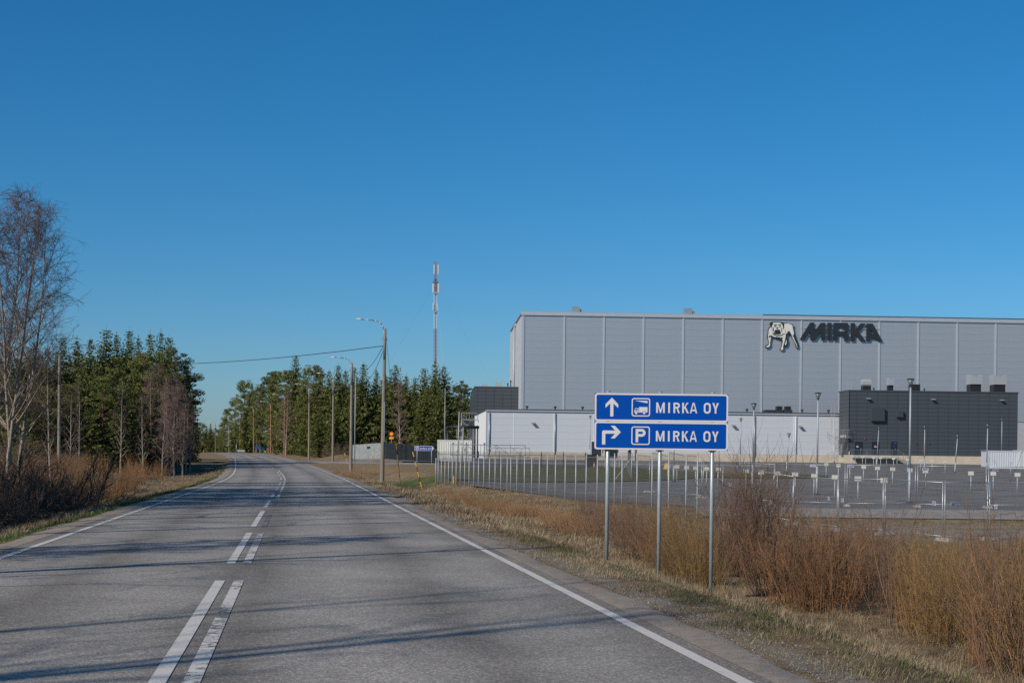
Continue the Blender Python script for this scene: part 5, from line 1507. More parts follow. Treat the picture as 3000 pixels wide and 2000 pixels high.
plt = MB().box(-.13, .06, -.0185, -.0145, .0, .02).box(-.13, -.04, -.0185, -.0145, .035, .055).box(.07, .14, -.0185, -.0145, .03, .06).mesh('placard_text', M['white_plastic'])
def heras_run(pts, where, placards):
    for i in range(len(pts) - 1):
        A, B = pts[i], pts[i + 1]
        za, zb_ = gz(*A), gz(*B)
        if (B - A).length < .1: continue
        w = (B - A).length - .03
        t = thing('fence_panel', 'temporary wire fence panel, %s from left in %s' % (ORD[i], where), 'fence', (A.x, A.y, za + .03), math.atan2(B.y - A.y, B.x - A.x), 'temporary construction fence panels')
        t.rotation_euler[1] = -math.atan2(zb_ - za, w)
        t.rotation_euler[0] = RNG.uniform(-.03, .03)
        a, b_, c = heras_mesh(w)
        sc_ = (w / round(w, 1), 1, 1)
        put('upright', a, t, (.04, 0, 0)); put('upright', a, t, (w - .04, 0, 0)); put('rail', b_, t, (0, 0, 1.9), scale=sc_); put('rail', b_, t, (0, 0, .14), scale=sc_); put('wire_mesh', c, t, scale=sc_)['kind'] = 'stuff'
        put('foot', foot_me, t, (.02, 0, -.03), math.pi / 2)
        if i in placards:
            p_ = put('placard', plc, t, (placards[i][0] * w, -.03, placards[i][1]), scale=((.5, 1, .5) if placards[i][1] < 1.5 else (.75, 1, .42))); p_.rotation_euler = (0, RNG.uniform(-.05, .05), 0)
            put('placard_print', plb, p_); put('placard_text', plt, p_)
def xp(x, D): return Vector(((x - PX) * D / F, D))
heras_run([xp(2114, 61.5), xp(2325, 56.5), xp(2457, 52.5), xp(2593, 49.5), xp(2767, 46.5), xp(2899, 47.5), xp(3120, 44.5)], 'the run behind the willows', {0: (.13, 1.15), 1: (.82, 1.15), 2: (.12, 1.12), 3: (.86, 1.2), 4: (.18, 1.2), 5: (.1, 1.1)})
heras_run([xp(1903, 82), xp(2058, 75), xp(2268, 68.5), xp(2480, 66.2), xp(2687, 66), xp(2895, 65.8), xp(3105, 66.5)], 'the run along the parking edge', {2: (.55, 1.85), 3: (.06, 1.85), 4: (.12, 1.75), 5: (.1, 1.75)})

# ------------------------------------------------------------------ small lot clutter
q = hit(1741, 1370)
t_ = thing('traffic_cone', 'orange and white traffic cone by the entrance left of sign post', 'traffic cone', q)
b = MB(); b.box(-.2, .2, -.2, .2, 0, .04); build('base', b, M['orange'], t_)
b = MB(); b.lathe([(.15, .04), (.11, .22)], 12); build('cone', b, M['orange'], t_, smooth=False)
b = MB(); b.lathe([(.11, .221), (.07, .4)], 12); build('band', b, M['white_plastic'], t_)
b = MB(); b.lathe([(.07, .401), (.03, .6)], 12); build('tip', b, M['orange'], t_)
q = hit(1952, 1374)
t_ = thing('floor_sign', 'yellow folding A-frame sign on the asphalt behind the lawn', 'sign', q)
for s, nm in ((-1, 'front_board'), (1, 'back_board')):
    b = MB(); b.add([(-.28, s * .22, 0), (.28, s * .22, 0), (.14, s * .02, .62), (-.14, s * .02, .62), (-.28, s * .2, 0), (.28, s * .2, 0), (.14, s * .005, .62), (-.14, s * .005, .62)], [(0, 1, 2, 3), (4, 7, 6, 5), (0, 3, 7, 4), (1, 5, 6, 2)]); build(nm, b, M['sun_yellow'], t_)
p = W(1772, 1352, 150); q = at(1772, 150)
t_ = thing('bollard_row', 'short grey balustrade of concrete posts by the entrance', 'barrier', q)
for i in range(5):
    b = MB(); b.box(-.06 + i * .38, .06 + i * .38, -.06, .06, -.1, .75); build('post', b, M['concrete'], t_)
b = MB(); b.box(-.2, 1.8, -.1, .1, .752, .86); build('rail', b, M['concrete'], t_)
t_ = thing('waste_skip', 'dark grey waste container beside the entrance under the big sign', 'container', at(1733, 151))
b = MB(); b.add([(-.55, 0, 0), (.55, 0, 0), (.55, .9, 0), (-.55, .9, 0), (-.65, -.1, 1.25), (.65, -.1, 1.25), (.65, 1, 1.25), (-.65, 1, 1.25)], [(0, 3, 2, 1), (0, 1, 5, 4), (1, 2, 6, 5), (2, 3, 7, 6), (3, 0, 4, 7)]); build('body', b, M['dark_metal'], t_)
b = MB(); b.box(-.68, .68, -.13, 1.03, 1.252, 1.32); build('lid', b, M['black'], t_)

# ------------------------------------------------------------------ plants: generators
def rnd(a, b): return RNG.uniform(a, b)
def birch(seed, h, stems=1, dens=1.0, spread=.30, twig_r=.006, droop=.5):
    g = np.random.default_rng(seed)
    big, tw = [], []
    for s in range(stems):
        p = np.array([g.normal(0, .25 * (stems > 1)), g.normal(0, .25 * (stems > 1)), -.2])
        hs = h * (1 - .12 * g.random() * (stems > 1))
        n = 16; r0 = (.0105 if stems == 1 else .0072) * hs
        ld = np.array([g.normal(0, .10 if stems > 1 else .03), g.normal(0, .10 if stems > 1 else .03), 0])
        pts = [p.copy()]
        for i in range(n):
            ld = ld * .94 + g.normal(0, .018, 3) * [1, 1, 0]
            p = p + (np.array([0, 0, 1]) + ld) * hs / n
            pts.append(p.copy())
        rs = [r0 * (1 - .93 * (i / n) ** .9) for i in range(n + 1)]
        for i in range(n): big.append((*pts[i], *pts[i + 1], rs[i], rs[i + 1]))
        nl = int((46 if stems == 1 else 30) * dens)
        for q in range(nl):
            t = .16 + .82 * (q + g.random()) / nl
            f = t * n; i = min(n - 1, int(f)); o = pts[i] + (pts[i + 1] - pts[i]) * (f - i)
            az = q * 2.4 + g.normal(0, .4)
            ln = hs * spread * ((1 - t) ** .65 + .10) * g.uniform(.7, 1.15)
            el = rad(g.uniform(42, 66))
            d = np.array([math.cos(az) * math.cos(el), math.sin(az) * math.cos(el), math.sin(el)])
            r = max(.008, rs[i] * .42)
            m = 6; pp = [o.copy()]
            for j in range(m):
                d = d + g.normal(0, .10, 3); d[2] += -.06 if j > 3 else .02
                d /= np.linalg.norm(d); pp.append(pp[-1] + d * ln / m)
            for j in range(m):
                seg = (*pp[j], *pp[j + 1], r * (1 - j / m) + .004, r * (1 - (j + 1) / m) + .003)
                (big if r > .018 and j < 4 else tw).append(seg)
            nsb = int(9 * dens) + 2
            for e in range(nsb):
                u = .2 + .8 * (e + g.random()) / nsb; f2 = u * m; j = min(m - 1, int(f2)); o2 = pp[j] + (pp[j + 1] - pp[j]) * (f2 - j)
                d2 = d * .4 + (pp[j + 1] - pp[j]) / (ln / m) * .6 + g.normal(0, .55, 3); d2 /= np.linalg.norm(d2)
                l2 = ln * .34 * g.uniform(.5, 1.2) + .15
                p2 = [o2]
                for j2 in range(3):
                    d2 = d2 + g.normal(0, .14, 3); d2[2] -= .12 * droop; d2 /= np.linalg.norm(d2); p2.append(p2[-1] + d2 * l2 / 3)
                for j2 in range(3): tw.append((*p2[j2], *p2[j2 + 1], twig_r * 1.3, twig_r * 1.05))
                for q2 in range(int(7 * dens)):
                    k2 = g.integers(1, 4); o3 = p2[k2 - 1] + (p2[k2] - p2[k2 - 1]) * g.random()
                    d3 = d2 * .7 + g.normal(0, .5, 3); d3[2] -= .15 * droop; d3 /= np.linalg.norm(d3)
                    l3 = g.uniform(.25, .6) * (h / 14)
                    e3 = o3 + d3 * l3 * .5; d3[2] -= .5 * droop; e4 = e3 + d3 / np.linalg.norm(d3) * l3 * .5
                    tw.append((*o3, *e3, twig_r, twig_r * .85)); tw.append((*e3, *e4, twig_r * .85, twig_r * .55))
    return big, tw
def seg_mesh(name, segs, m, sides, tint=False, seed=0):
    V, Fq = tubes_np(segs, sides)
    tn = None
    if tint:
        g = np.random.default_rng(seed); tn = np.repeat(np.clip(g.beta(1.6, 1.8, len(segs)), 0, 1), sides)
    return np_mesh(name, V, Fq, m, tn, smooth=sides > 3)
def place_tree(name, label, cat, me_pair, loc, s, rz, group, sz=None):
    t = thing(name, label, cat, loc, rz, group)
    t.scale = (s, s, sz if sz else s)
    put('trunk', me_pair[0], t); put('crown', me_pair[1], t)
    return t

def diamonds(C, A, B, g, wj=.3):
    """leaf clump faces: centre C, half axis A (long), B (wide) -> V, F"""
    n = len(C)
    V = np.zeros((n, 4, 3)); V[:, 0] = C - A; V[:, 1] = C + B * g.uniform(.6, 1.2, (n, 1)) - A * .15; V[:, 2] = C + A; V[:, 3] = C - B * g.uniform(.6, 1.2, (n, 1)) - A * .15
    return V.reshape(-1, 3), np.arange(4 * n).reshape(-1, 4)
def spruce(seed, h, R, low=.06, fill=1.15):
    g = np.random.default_rng(seed)
    C, A, B, tn = [], [], [], []
    z = low * h
    while z < h * .99:
        t = (z - low * h) / (h * (1 - low))
        sc = .40 + .60 * min(1.0, (1 - t) * 2.2)
        r = R * ((1 - t) ** .66) * g.uniform(.80, 1.12) + .06
        nb = int((6 + 9 * (1 - t)) * fill)
        off = g.uniform(0, 6.28)
        for q in range(nb):
            az = off + q * 6.283 / nb + g.normal(0, .22)
            rb = r * g.choice([g.uniform(.45, .8), g.uniform(.8, 1.25)])
            el = rad(34 - 58 * (1 - t)) + g.normal(0, .10)
            ns = max(2, int(rb / .25))
            ca, sa = math.cos(az), math.sin(az)
            side = np.array([-sa, ca, 0])
            bt = g.beta(1.6, 1.8)
            for s in range(ns):
                u = (s + .7) / ns
                dr = rb * u
                zz = z + dr * math.tan(el) * .55 - .10 * dr * (1 - u) + .075 * u * u * rb
                c = np.array([ca * dr, sa * dr, zz]) + g.normal(0, .05 * sc, 3)
                w = (.17 + .24 * (1 - u)) * sc
                for e in (-1, 1):
                    ax = np.array([ca, sa, -.22 + g.normal(0, .22)]) + side * e * g.uniform(.25, 1.0)
                    ax /= np.linalg.norm(ax)
                    C.append(c + side * e * w * .35); A.append(ax * (.20 + .16 * g.random()) * sc); B.append((side * .5 + np.array([0, 0, g.normal(0, .6)]) + g.normal(0, .3, 3)) * w * .50); tn.append(bt * .65 + g.random() * .4)
                if g.random() < .6:
                    C.append(c + np.array([g.normal(0, .07), g.normal(0, .07), -.13 * sc])); A.append(np.array([g.normal(0, .09), g.normal(0, .09), -.22 - .12 * g.random()]) * sc); B.append((side * g.normal(0, 1) + np.array([ca, sa, 0]) * g.normal(0, 1)) * .10 * sc); tn.append(bt * .65 + g.random() * .3)
        z += (.36 + .16 * g.random()) * (1 - .45 * t) * h / 14
    for zz in (h * .985, h * 1.0, h * 1.015):
        C.append(np.array([0, 0, zz])); A.append(np.array([g.normal(0, .02), g.normal(0, .02), .22])); B.append(np.array([.035, .02, 0])); tn.append(.5)
    V, Fq = diamonds(np.array(C), np.array(A), np.array(B), g)
    cr_ = np_mesh('crown', V, Fq, M['needle_spruce'], np.clip(tn, 0, 1))
    tk = MB().tube((0, 0, -.3), (0, 0, h * .5), .011 * h, .006 * h, 8).tube((0, 0, h * .5), (0, 0, h * .97), .006 * h, .01, 6).mesh('trunk', M['bark_spruce'], True)
    return tk, cr_
def pine(seed, h, R, low=.35, m='needle_pine', ncl=100, per=74):
    g = np.random.default_rng(seed)
    C, A, B, tn, limbs = [], [], [], [], []
    for q in range(ncl):
        t = g.beta(1.3, 1.15)
        z = h * (low + (1 - low) * t * .97)
        r = R * math.sqrt(max(0.02, 1 - (abs(t - .32) / .72) ** 1.8)) * g.uniform(.35, 1.05)
        az = g.uniform(0, 6.283)
        cc = np.array([math.cos(az) * r, math.sin(az) * r, z + .1 * r])
        cs = g.uniform(.24, .60) * (R / 2.2) ** .5
        limbs.append((0, 0, z - .35 * r, *cc, .04, .015))
        bt = g.beta(2, 2)
        P_ = g.normal(0, 1, (per, 3)); P_ /= np.linalg.norm(P_, axis=1, keepdims=True); rad_ = g.uniform(.3, 1, (per, 1)) ** .6
        for p_, rr2 in zip(P_, rad_):
            c = cc + p_ * rr2 * cs * [1.25, 1.25, .7]
            ax = p_ * .7 + np.array([0, 0, .5]) + g.normal(0, .5, 3); ax /= np.linalg.norm(ax)
            bx3 = np.cross(ax, g.normal(0, 1, 3)); bx3 /= np.linalg.norm(bx3)
            C.append(c); A.append(ax * g.uniform(.10, .22)); B.append(bx3 * g.uniform(.028, .055)); tn.append(bt * .55 + g.random() * .5)
    V, Fq = diamonds(np.array(C), np.array(A), np.array(B), g)
    cr_ = np_mesh('crown', V, Fq, M[m], np.clip(tn, 0, 1))
    big = []
    p = np.array([0, 0, -.3]); n = 8
    for i in range(n):
        q = p + np.array([g.normal(0, .05), g.normal(0, .05), (h * .98 + .3) / n]); big.append((*p, *q, .012 * h * (1 - .9 * i / n), .012 * h * (1 - .9 * (i + 1) / n))); p = q
    V, Fq = tubes_np(big + limbs, 6)
    tk = np_mesh('trunk', V, Fq, M['bark_pine'], smooth=True)
    return tk, cr_

SPR = [spruce(21 + i, 14, r, lo) for i, (r, lo) in enumerate(((3.1, .03), (3.5, .05), (2.8, .04), (3.9, .08), (3.3, .02), (2.5, .04)))]
PIN = [pine(41, 14, 2.4, .38), pine(42, 14, 2.8, .30), pine(43, 14, 2.0, .45), pine(44, 14, 2.6, .18, 'needle_light', 130, 74), pine(45, 14, 2.2, .10, 'needle_light', 130, 74)]

def conif(lst, name, lab, group, zoff=0.0, numbered=False):
    cnt = {}
    for (x, yt, D, kd) in sorted(lst):
        cnt[kd] = cnt.get(kd, 0) + 1
        if 640 < x < 905: D = max(D, float(np.interp(x, [640, 671, 703, 743, 793, 833, 905], [475, 436, 410, 366, 326, 292, 244])) + rnd(2, 14))
        b0 = at(x, D); top = W(x, yt, D).z
        h = max(3.0, top - b0.z)
        if kd == 'S': me = SPR[RNG.integers(len(SPR))]; nm, ct = 'spruce_tree', 'spruce'
        elif kd == 'P': me = PIN[RNG.integers(3)]; nm, ct = 'pine_tree', 'pine'
        else: me = PIN[3 + RNG.integers(2)]; nm, ct = 'pine_tree', 'pine'
        kdl = {'S': 'dark drooping spruce', 'P': 'pine with clumped crown', 'L': 'light green bushy young pine'}[kd]
        w = (.35 * 14 + .65 * h) / 14 * rnd(.88, 1.12)
        if numbered: kdl = ordn(cnt[kd]) + ' ' + {'S': 'dark spruce', 'P': 'clump-crowned pine', 'L': 'light green young pine'}[kd] + ' from left'
        place_tree(nm, kdl + ' ' + lab, ct, me, b0, w, rnd(0, 6.28), group, h / 14)
left = [(-60, 1000, 128, 'S'), (-20, 985, 135, 'S'), (15, 1012, 128, 'S'), (55, 1000, 136, 'S'), (95, 1008, 130, 'S'), (135, 1018, 127, 'S'), (182, 988, 132, 'S'), (222, 995, 140, 'S'), (262, 990, 136, 'S'), (308, 962, 139, 'S'), (338, 980, 146, 'S'), (376, 966, 140, 'S'), (402, 990, 135, 'S'), (436, 976, 146, 'S'), (468, 972, 151, 'S'), (492, 985, 154, 'S'), (512, 1010, 156, 'P'), (534, 1075, 158, 'P'), (420, 1030, 131, 'L'), (300, 1100, 122, 'L'), (362, 1150, 123, 'S'), (240, 1080, 126, 'S'), (190, 1120, 121, 'L'), (120, 1130, 118, 'L'), (60, 1150, 116, 'L'), (455, 1100, 138, 'S'), (20, 1090, 118, 'P'), (280, 1060, 128, 'S'), (330, 1075, 127, 'L'), (500, 1090, 146, 'L'), (140, 1165, 124, 'S'), (170, 1190, 122, 'S'), (215, 1180, 121, 'S'), (255, 1200, 120, 'S'), (290, 1185, 124, 'S'), (335, 1210, 121, 'S'), (385, 1120, 132, 'S'), (410, 1190, 128, 'S'), (85, 1170, 121, 'S'), (30, 1180, 120, 'S'), (440, 1200, 134, 'S'), (350, 1050, 134, 'S'), (205, 1060, 134, 'S'), (160, 1070, 136, 'S'), (470, 1060, 144, 'S')]
conif(left, 'conifer', 'in the forest wall left of the road', 'conifers left of the road', numbered=True)
right = [(650, 1235, 340, 'L'), (664, 1195, 328, 'L'), (688, 1162, 318, 'L'), (716, 1112, 305, 'L'), (735, 1122, 302, 'S'), (760, 1125, 296, 'L'), (787, 1088, 288, 'P'), (812, 1082, 280, 'L'), (838, 1080, 274, 'L'), (863, 1038, 262, 'S'), (890, 1076, 256, 'S'), (915, 1068, 250, 'L'), (938, 1082, 248, 'S'), (962, 1084, 246, 'S'), (988, 1068, 244, 'S'), (1010, 1084, 243, 'S'), (1036, 1074, 241, 'S'), (1062, 1064, 240, 'S'), (1100, 1084, 241, 'S'), (1128, 1098, 246, 'S'), (1156, 1066, 240, 'S'), (1188, 1098, 246, 'S'), (1213, 1104, 250, 'S'), (1240, 1076, 240, 'S'), (1272, 1056, 238, 'S'), (1298, 1070, 240, 'S'), (1334, 1165, 310, 'P'), (1358, 1150, 312, 'S'), (1382, 1165, 310, 'P'), (1405, 1170, 320, 'S'),
         (900, 1180, 236, 'S'), (935, 1200, 232, 'S'), (870, 1190, 245, 'L'), (800, 1190, 268, 'L'), (760, 1200, 282, 'L'), (720, 1205, 296, 'L'), (690, 1230, 305, 'S'), (845, 1210, 250, 'S'), (985, 1180, 236, 'S'), (1250, 1130, 232, 'S'), (1285, 1140, 230, 'S')]
conif(right, 'conifer', 'in the forest right of the bend', 'conifers right of the road', numbered=True)
back_r = [(660 + i * 24 + rnd(-8, 8), rnd(1120, 1190) + (120 if i < 3 else 0) - (0 if i < 8 else 10), 300 + 55 * (i < 9) + rnd(0, 40) - (40 if i > 9 else 0), 'S' if rnd(0, 1) < .7 else 'P') for i in range(30)]
conif(back_r, 'conifer', 'in the rear rows of the forest right of road', 'rear conifers right of the road')
back_l = [(-80 + i * 27 + rnd(-8, 8), rnd(1010, 1080) + (60 if i > 21 else 0), 165 + rnd(0, 30), 'S' if rnd(0, 1) < .7 else 'P') for i in range(24)]
conif(back_l, 'conifer', 'in the rear rows of the forest left of road', 'rear conifers left of the road')
far = [(540, 1215, 430, 'S'), (556, 1235, 480, 'P'), (572, 1240, 500, 'P'), (588, 1236, 480, 'P'), (604, 1246, 520, 'S'), (616, 1240, 500, 'S'), (628, 1252, 540, 'P'), (640, 1258, 540, 'S'), (580, 1262, 560, 'S'), (598, 1268, 560, 'L'), (612, 1270, 580, 'S'), (633, 1275, 570, 'L'), (650, 1262, 500, 'L'), (622, 1266, 600, 'P'), (648, 1280, 600, 'S'), (560, 1270, 520, 'S')]
conif(far, 'conifer', 'in the distant tree line over the road crest', 'distant trees over the crest')
# wooded horizon, beyond everything that can be told apart
g = np.random.default_rng(5)
C, A, B = [], [], []
for i in range(9000):
    a = g.uniform(-1.2, 1.2); D = g.uniform(620, 760)
    hgt = 10 + 3.5 * math.sin(a * 40) + 2 * math.sin(a * 97)
    z = hgt * g.random() ** .7
    C.append((math.sin(a) * D, math.cos(a) * D, z)); A.append((g.normal(0, .4), g.normal(0, .4), 1.4)); B.append((g.normal(0, 1.2), g.normal(0, 1.2), .2))
V, Fq = diamonds(np.array(C), np.array(A), np.array(B), g)
o = put('distant_wood', np_mesh('distant_wood', V, Fq, M['needle_pine'], g.random(len(Fq))))
tag(o, 'distant wood along the horizon', 'forest', kind='stuff')

# birches
def birch_pair(seed, h, stems, dens, spread, tw_r, red=False, limb='bark_birch'):
    big, tw = birch(seed, h, stems, dens, spread, tw_r)
    return seg_mesh('trunk', big, M[limb], 7), seg_mesh('crown', tw, M['twig_red' if red else 'twig_birch'], 3, True, seed)
BB1 = birch_pair(101, 16.5, 4, .85, .36, .0058)
BB2 = birch_pair(102, 14.5, 2, 1.2, .33, .007)
BS = [birch_pair(110 + i, 12, 1, .72, .17, .009, True, 'bark_birch') for i in range(3)]
BN = [birch_pair(140 + i, 14, 1, .30, .24, .009, False) for i in range(3)]
BM = [birch_pair(120 + i, 13, 1, .55, .22, .010, False) for i in range(2)]
BO = [birch_pair(130 + i, 14, 1, .95, .26, .011, False) for i in range(2)]
q = at(20, 66); h = W(60, 500, 66).z - q.z
place_tree('birch_tree', 'big bare multi-stemmed birch at the left edge of the photo', 'birch', BB1, q, h / 16.5 * .98, .6, 'bare birches left of the road')
q = at(-60, 70)
place_tree('birch_tree', 'bare birch cut off by the left photo edge beside the big one', 'birch', BB2, q, 1.0, 2.6, 'bare birches left of the road')
q = at(150, 85); place_tree('birch_tree', 'smaller bare birch right beside the big multi-stemmed birch', 'birch', BM[0], q, .62, 1.0, 'bare birches left of the road')
for i, (x, yt, D, kd, lab) in enumerate(((206, 1130, 106, 0, 'white-stemmed birch just right of the bare grey pole'), (231, 1120, 110, 1, 'second white-stemmed birch right of the bare grey pole'), (353, 1120, 118, 0, 'slim white birch stem among the spruces left of road'), (420, 1150, 112, 1, 'white birch stem left of the reddish birch thicket'))):
    q = at(x, D); h = W(x, yt, D).z - q.z
    place_tree('birch_tree', lab, 'birch', BM[kd], q, h / 13, rnd(0, 6), 'bare birches left of the road', h / 13)
for i, (x, yt, D) in enumerate(((448, 1075, 128), (466, 1060, 130), (481, 1105, 126), (493, 1120, 128), (505, 1130, 125), (520, 1110, 130), (533, 1125, 130), (545, 1150, 128), (474, 1150, 120), (512, 1170, 121), (536, 1180, 122), (556, 1185, 128), (500, 1090, 133), (526, 1150, 134))):
    q = at(x, D); h = W(x, yt, D).z - q.z
    place_tree('young_birch', 'slender bare birch in the reddish birch thicket left of the road', 'birch', BS[i % 3], q, h / 12 * 1.15, rnd(0, 6), 'reddish birch thicket', h / 12)
for x, yt, D, lab in ((1172, 1110, 232, 'bare reddish birch before the spruces right of the nearest pole'), (838, 1130, 246, 'pale bare tree leaning before the right-hand conifers')):
    q = at(x, D); h = W(x, yt, D).z - q.z
    place_tree('birch_tree', lab, 'birch', BS[1], q, h / 12 * 1.3, rnd(0, 6), 'bare birches right of the road', h / 12)
# birches beside the road just outside the left of the frame, whose shadows fall across the asphalt
road_birches = [(0.7, -13, 1.4, 0), (1.8, -14.5, 1.15, 0), (-.6, -14, 1.2, 0), (12, -12, 1.45, 0), (13.2, -14, .95, 1), (16.3, -12.5, 1.2, 0), (21.5, -12, 1.25, 0), (23, -13.5, 1.1, 0), (26.5, -12.5, 1.25, 0), (30, -13, 1.2, 0), (33.5, -13.4, 1.1, 1), (36.5, -14.5, 1.05, 1), (38.5, -12.8, 1.0, 1), (41, -14.2, 1.1, 1), (43, -13, 1.05, 1), (45.5, -15, 1.1, 1), (48, -13.4, 1.05, 1), (50.5, -14.5, 1.1, 1), (53, -13.8, 1.05, 1), (56, -14.8, 1.05, 1)]
for i, (Y, d, s_, dn) in enumerate(road_birches):
    X = float(XC(Y)) + d
    place_tree('birch_tree', 'bare roadside birch standing just left of the photo edge', 'birch', BO[i % 2] if dn else BN[i % 3], Vector((X, Y, gz(X, Y))), s_, rnd(0, 6), 'roadside birches beyond the left edge')
for i, (Y, d, h) in enumerate(((38, -18, 15), (43, -17, 14), (48, -18.5, 15), (52, -18, 14), (33, -19, 14))):
    X = float(XC(Y)) + d
    place_tree('pine_tree', 'roadside pine standing just left of the photo edge', 'pine', PIN[i % 3], Vector((X, Y, gz(X, Y))), 1.0, rnd(0, 6), 'roadside pines beyond the left edge', h / 14)

# willow shrubs
def willow(seed, h, n, base_r, lean, r, side=5, m='willow_orange', arch=0.0):
    g = np.random.default_rng(seed); segs = []; tn = []
    for s in range(n):
        a = g.uniform(0, 6.283); rr3 = base_r * math.sqrt(g.random())
        p = np.array([math.cos(a) * rr3, math.sin(a) * rr3, -.08])
        ln = abs(g.normal(0, lean)) + .03
        az = a + g.normal(0, .7)
        d = np.array([math.cos(az) * ln, math.sin(az) * ln, 1.0]); d /= np.linalg.norm(d)
        hs = h * g.beta(4, 2.2) * 1.12; k_ = 6; bt = g.beta(2, 2); rs = r * g.uniform(.6, 1.3)
        pts = [p]
        for i in range(k_):
            d = d + g.normal(0, .085, 3) + np.array([math.cos(az), math.sin(az), -.6]) * arch * (i / k_); d[2] += .03 * (arch == 0); d /= np.linalg.norm(d)
            pts.append(pts[-1] + d * hs / k_)
        for i in range(k_): segs.append((*pts[i], *pts[i + 1], rs * (1 - .75 * i / k_), rs * (1 - .75 * (i + 1) / k_))); tn.append(bt * .55 + .15 + .4 * (i / k_) * g.random())
        for q in range(side):
            i = g.integers(1, k_); o = pts[i] + (pts[i + 1] - pts[i]) * g.random()
            d2 = (pts[i + 1] - pts[i]) / (hs / k_) + g.normal(0, .55, 3); d2 /= np.linalg.norm(d2)
            l2 = hs * g.uniform(.10, .30)
            e = o + d2 * l2 * .5; d2[2] += .35; e2 = e + d2 / np.linalg.norm(d2) * l2 * .5
            segs.append((*o, *e, rs * .42, rs * .34)); segs.append((*e, *e2, rs * .34, rs * .2)); t0 = bt * .5 + .4 * g.random(); tn += [t0, t0]
    V, Fq = tubes_np(segs, 3)
    return np_mesh('stems', V, Fq, M[m], np.repeat(np.clip(tn, 0, 1), 3))
def catkins(seed, me, n, m):
    return None
WO = [willow(200 + i, 1.6, 74, .42, .26, .0070, 9, 'willow_orange') for i in range(3)]
WY = [willow(210 + i, 1.5, 72, .44, .28, .0062, 9, 'willow_yellow') for i in range(3)]
WB = [willow(220 + i, 1.5, 68, .48, .32, .0060, 10, 'willow_brown') for i in range(3)]
WT = [willow(230 + i, 2.3, 52, .42, .18, .0075, 10, 'willow_brown') for i in range(2)]
SAP = [willow(270 + i, 2.6, 4, .12, .10, .009, 8, 'willow_brown') for i in range(2)]
TIP = [willow(275 + i, 2.2, 9, .35, .14, .0065, 7, 'willow_orange') for i in range(2)]
BD = [willow(240 + i, 3.0, 22, .7, 1.15, .021, 14, 'brush_dark', .12) for i in range(3)]
WL = [willow(250 + i, 1.7, 100, .7, .26, .011, 6, 'thicket_orange') for i in range(3)] + [willow(255 + i, 1.9, 100, .8, .30, .011, 7, 'willow_brown') for i in range(1)]
RD = [willow(260 + i, .75, 130, .55, .35, .007, 1, 'reed') for i in range(2)]
def shrub(name, label, cat, me, loc, s, group, sz=None):
    t = thing(name, label, cat, loc, rnd(0, 6.28), group)
    t.scale = (s, s, sz or s)
    put('stems', me, t)['kind'] = 'stuff'
    return t
def sp(lst, fam, name, labf, group, cat='shrub'):
    for i, (x, y, s) in enumerate(lst):
        q = hit(x, y)
        shrub(name, labf(i), cat, fam[i % len(fam)], q, s * rnd(.9, 1.1), group, s * rnd(.92, 1.08))
def clump(lst, fam, name, label, spread=1.0):
    """one many-stemmed willow clump grown from several root stocks"""
    c0 = hit(lst[0][0], lst[0][1])
    VV, FF, TT, off = [], [], [], 0
    mname = None
    fams = [e[3] if len(e) > 3 else fam[i % len(fam)] for i, e in enumerate(lst)]
    lst = [e[:3] for e in lst]
    for i, (x, y, s) in enumerate(lst):
        q = hit(x, y); me = fams[i]
        v = np.empty(len(me.vertices) * 3, np.float32); me.vertices.foreach_get('co', v); v = v.reshape(-1, 3)
        f = np.empty(len(me.loops), np.int32); me.loops.foreach_get('vertex_index', f); f = f.reshape(-1, 4)
        t = np.empty(len(me.polygons), np.float32); me.attributes['tint'].data.foreach_get('value', t)
        a = rnd(0, 6.28); ca, sa = math.cos(a), math.sin(a); s1, s2 = s * rnd(.9, 1.1), s * rnd(.9, 1.1)
        v2 = np.stack([(v[:, 0] * ca - v[:, 1] * sa) * s1 * spread, (v[:, 0] * sa + v[:, 1] * ca) * s1 * spread, v[:, 2] * s2], -1) + np.array(q - c0)
        VV.append(v2); FF.append(f + off); TT.append(t); off += len(v)
    t_ = thing(name, label, 'shrub', c0)
    for k_, mt in enumerate(sorted({f_.materials[0].name for f_ in fams})):
        idx = [i for i in range(len(lst)) if fams[i].materials[0].name == mt]
        o2, V2, F2, T2 = 0, [], [], []
        for i in idx:
            V2.append(VV[i]); F2.append(FF[i] - FF[i].min() + o2); T2.append(TT[i]); o2 += len(VV[i])
        put('stems', np_mesh('stems', np.concatenate(V2), np.concatenate(F2), bpy.data.materials[mt], np.concatenate(T2)), t_)['kind'] = 'stuff'
    return t_
clump([(2030, 1712, .95), (1985, 1690, 1.0), (1955, 1672, .95), (2065, 1722, .9), (2010, 1660, 1.0), (1975, 1640, 1.0), (2050, 1670, .95), (1930, 1650, .9)], [WY[0], WY[1], WB[0], WY[2]], 'willow_shrub', 'yellow-stemmed willow clump between the middle and right sign posts')
clump([(2330, 1775, 1.0), (2380, 1790, 1.0), (2280, 1745, .95), (2430, 1795, 1.0), (2350, 1735, 1.0), (2410, 1745, 1.0), (2300, 1700, 1.0), (2460, 1760, .95), (2240, 1715, .9), (2310, 1770, .9, TIP[0]), (2390, 1760, .95, TIP[1]), (2440, 1780, .9, TIP[0])], [WO[0], WO[1], WB[1], WO[2]], 'willow_shrub', 'bushy orange-brown willow clump right of the big sign')
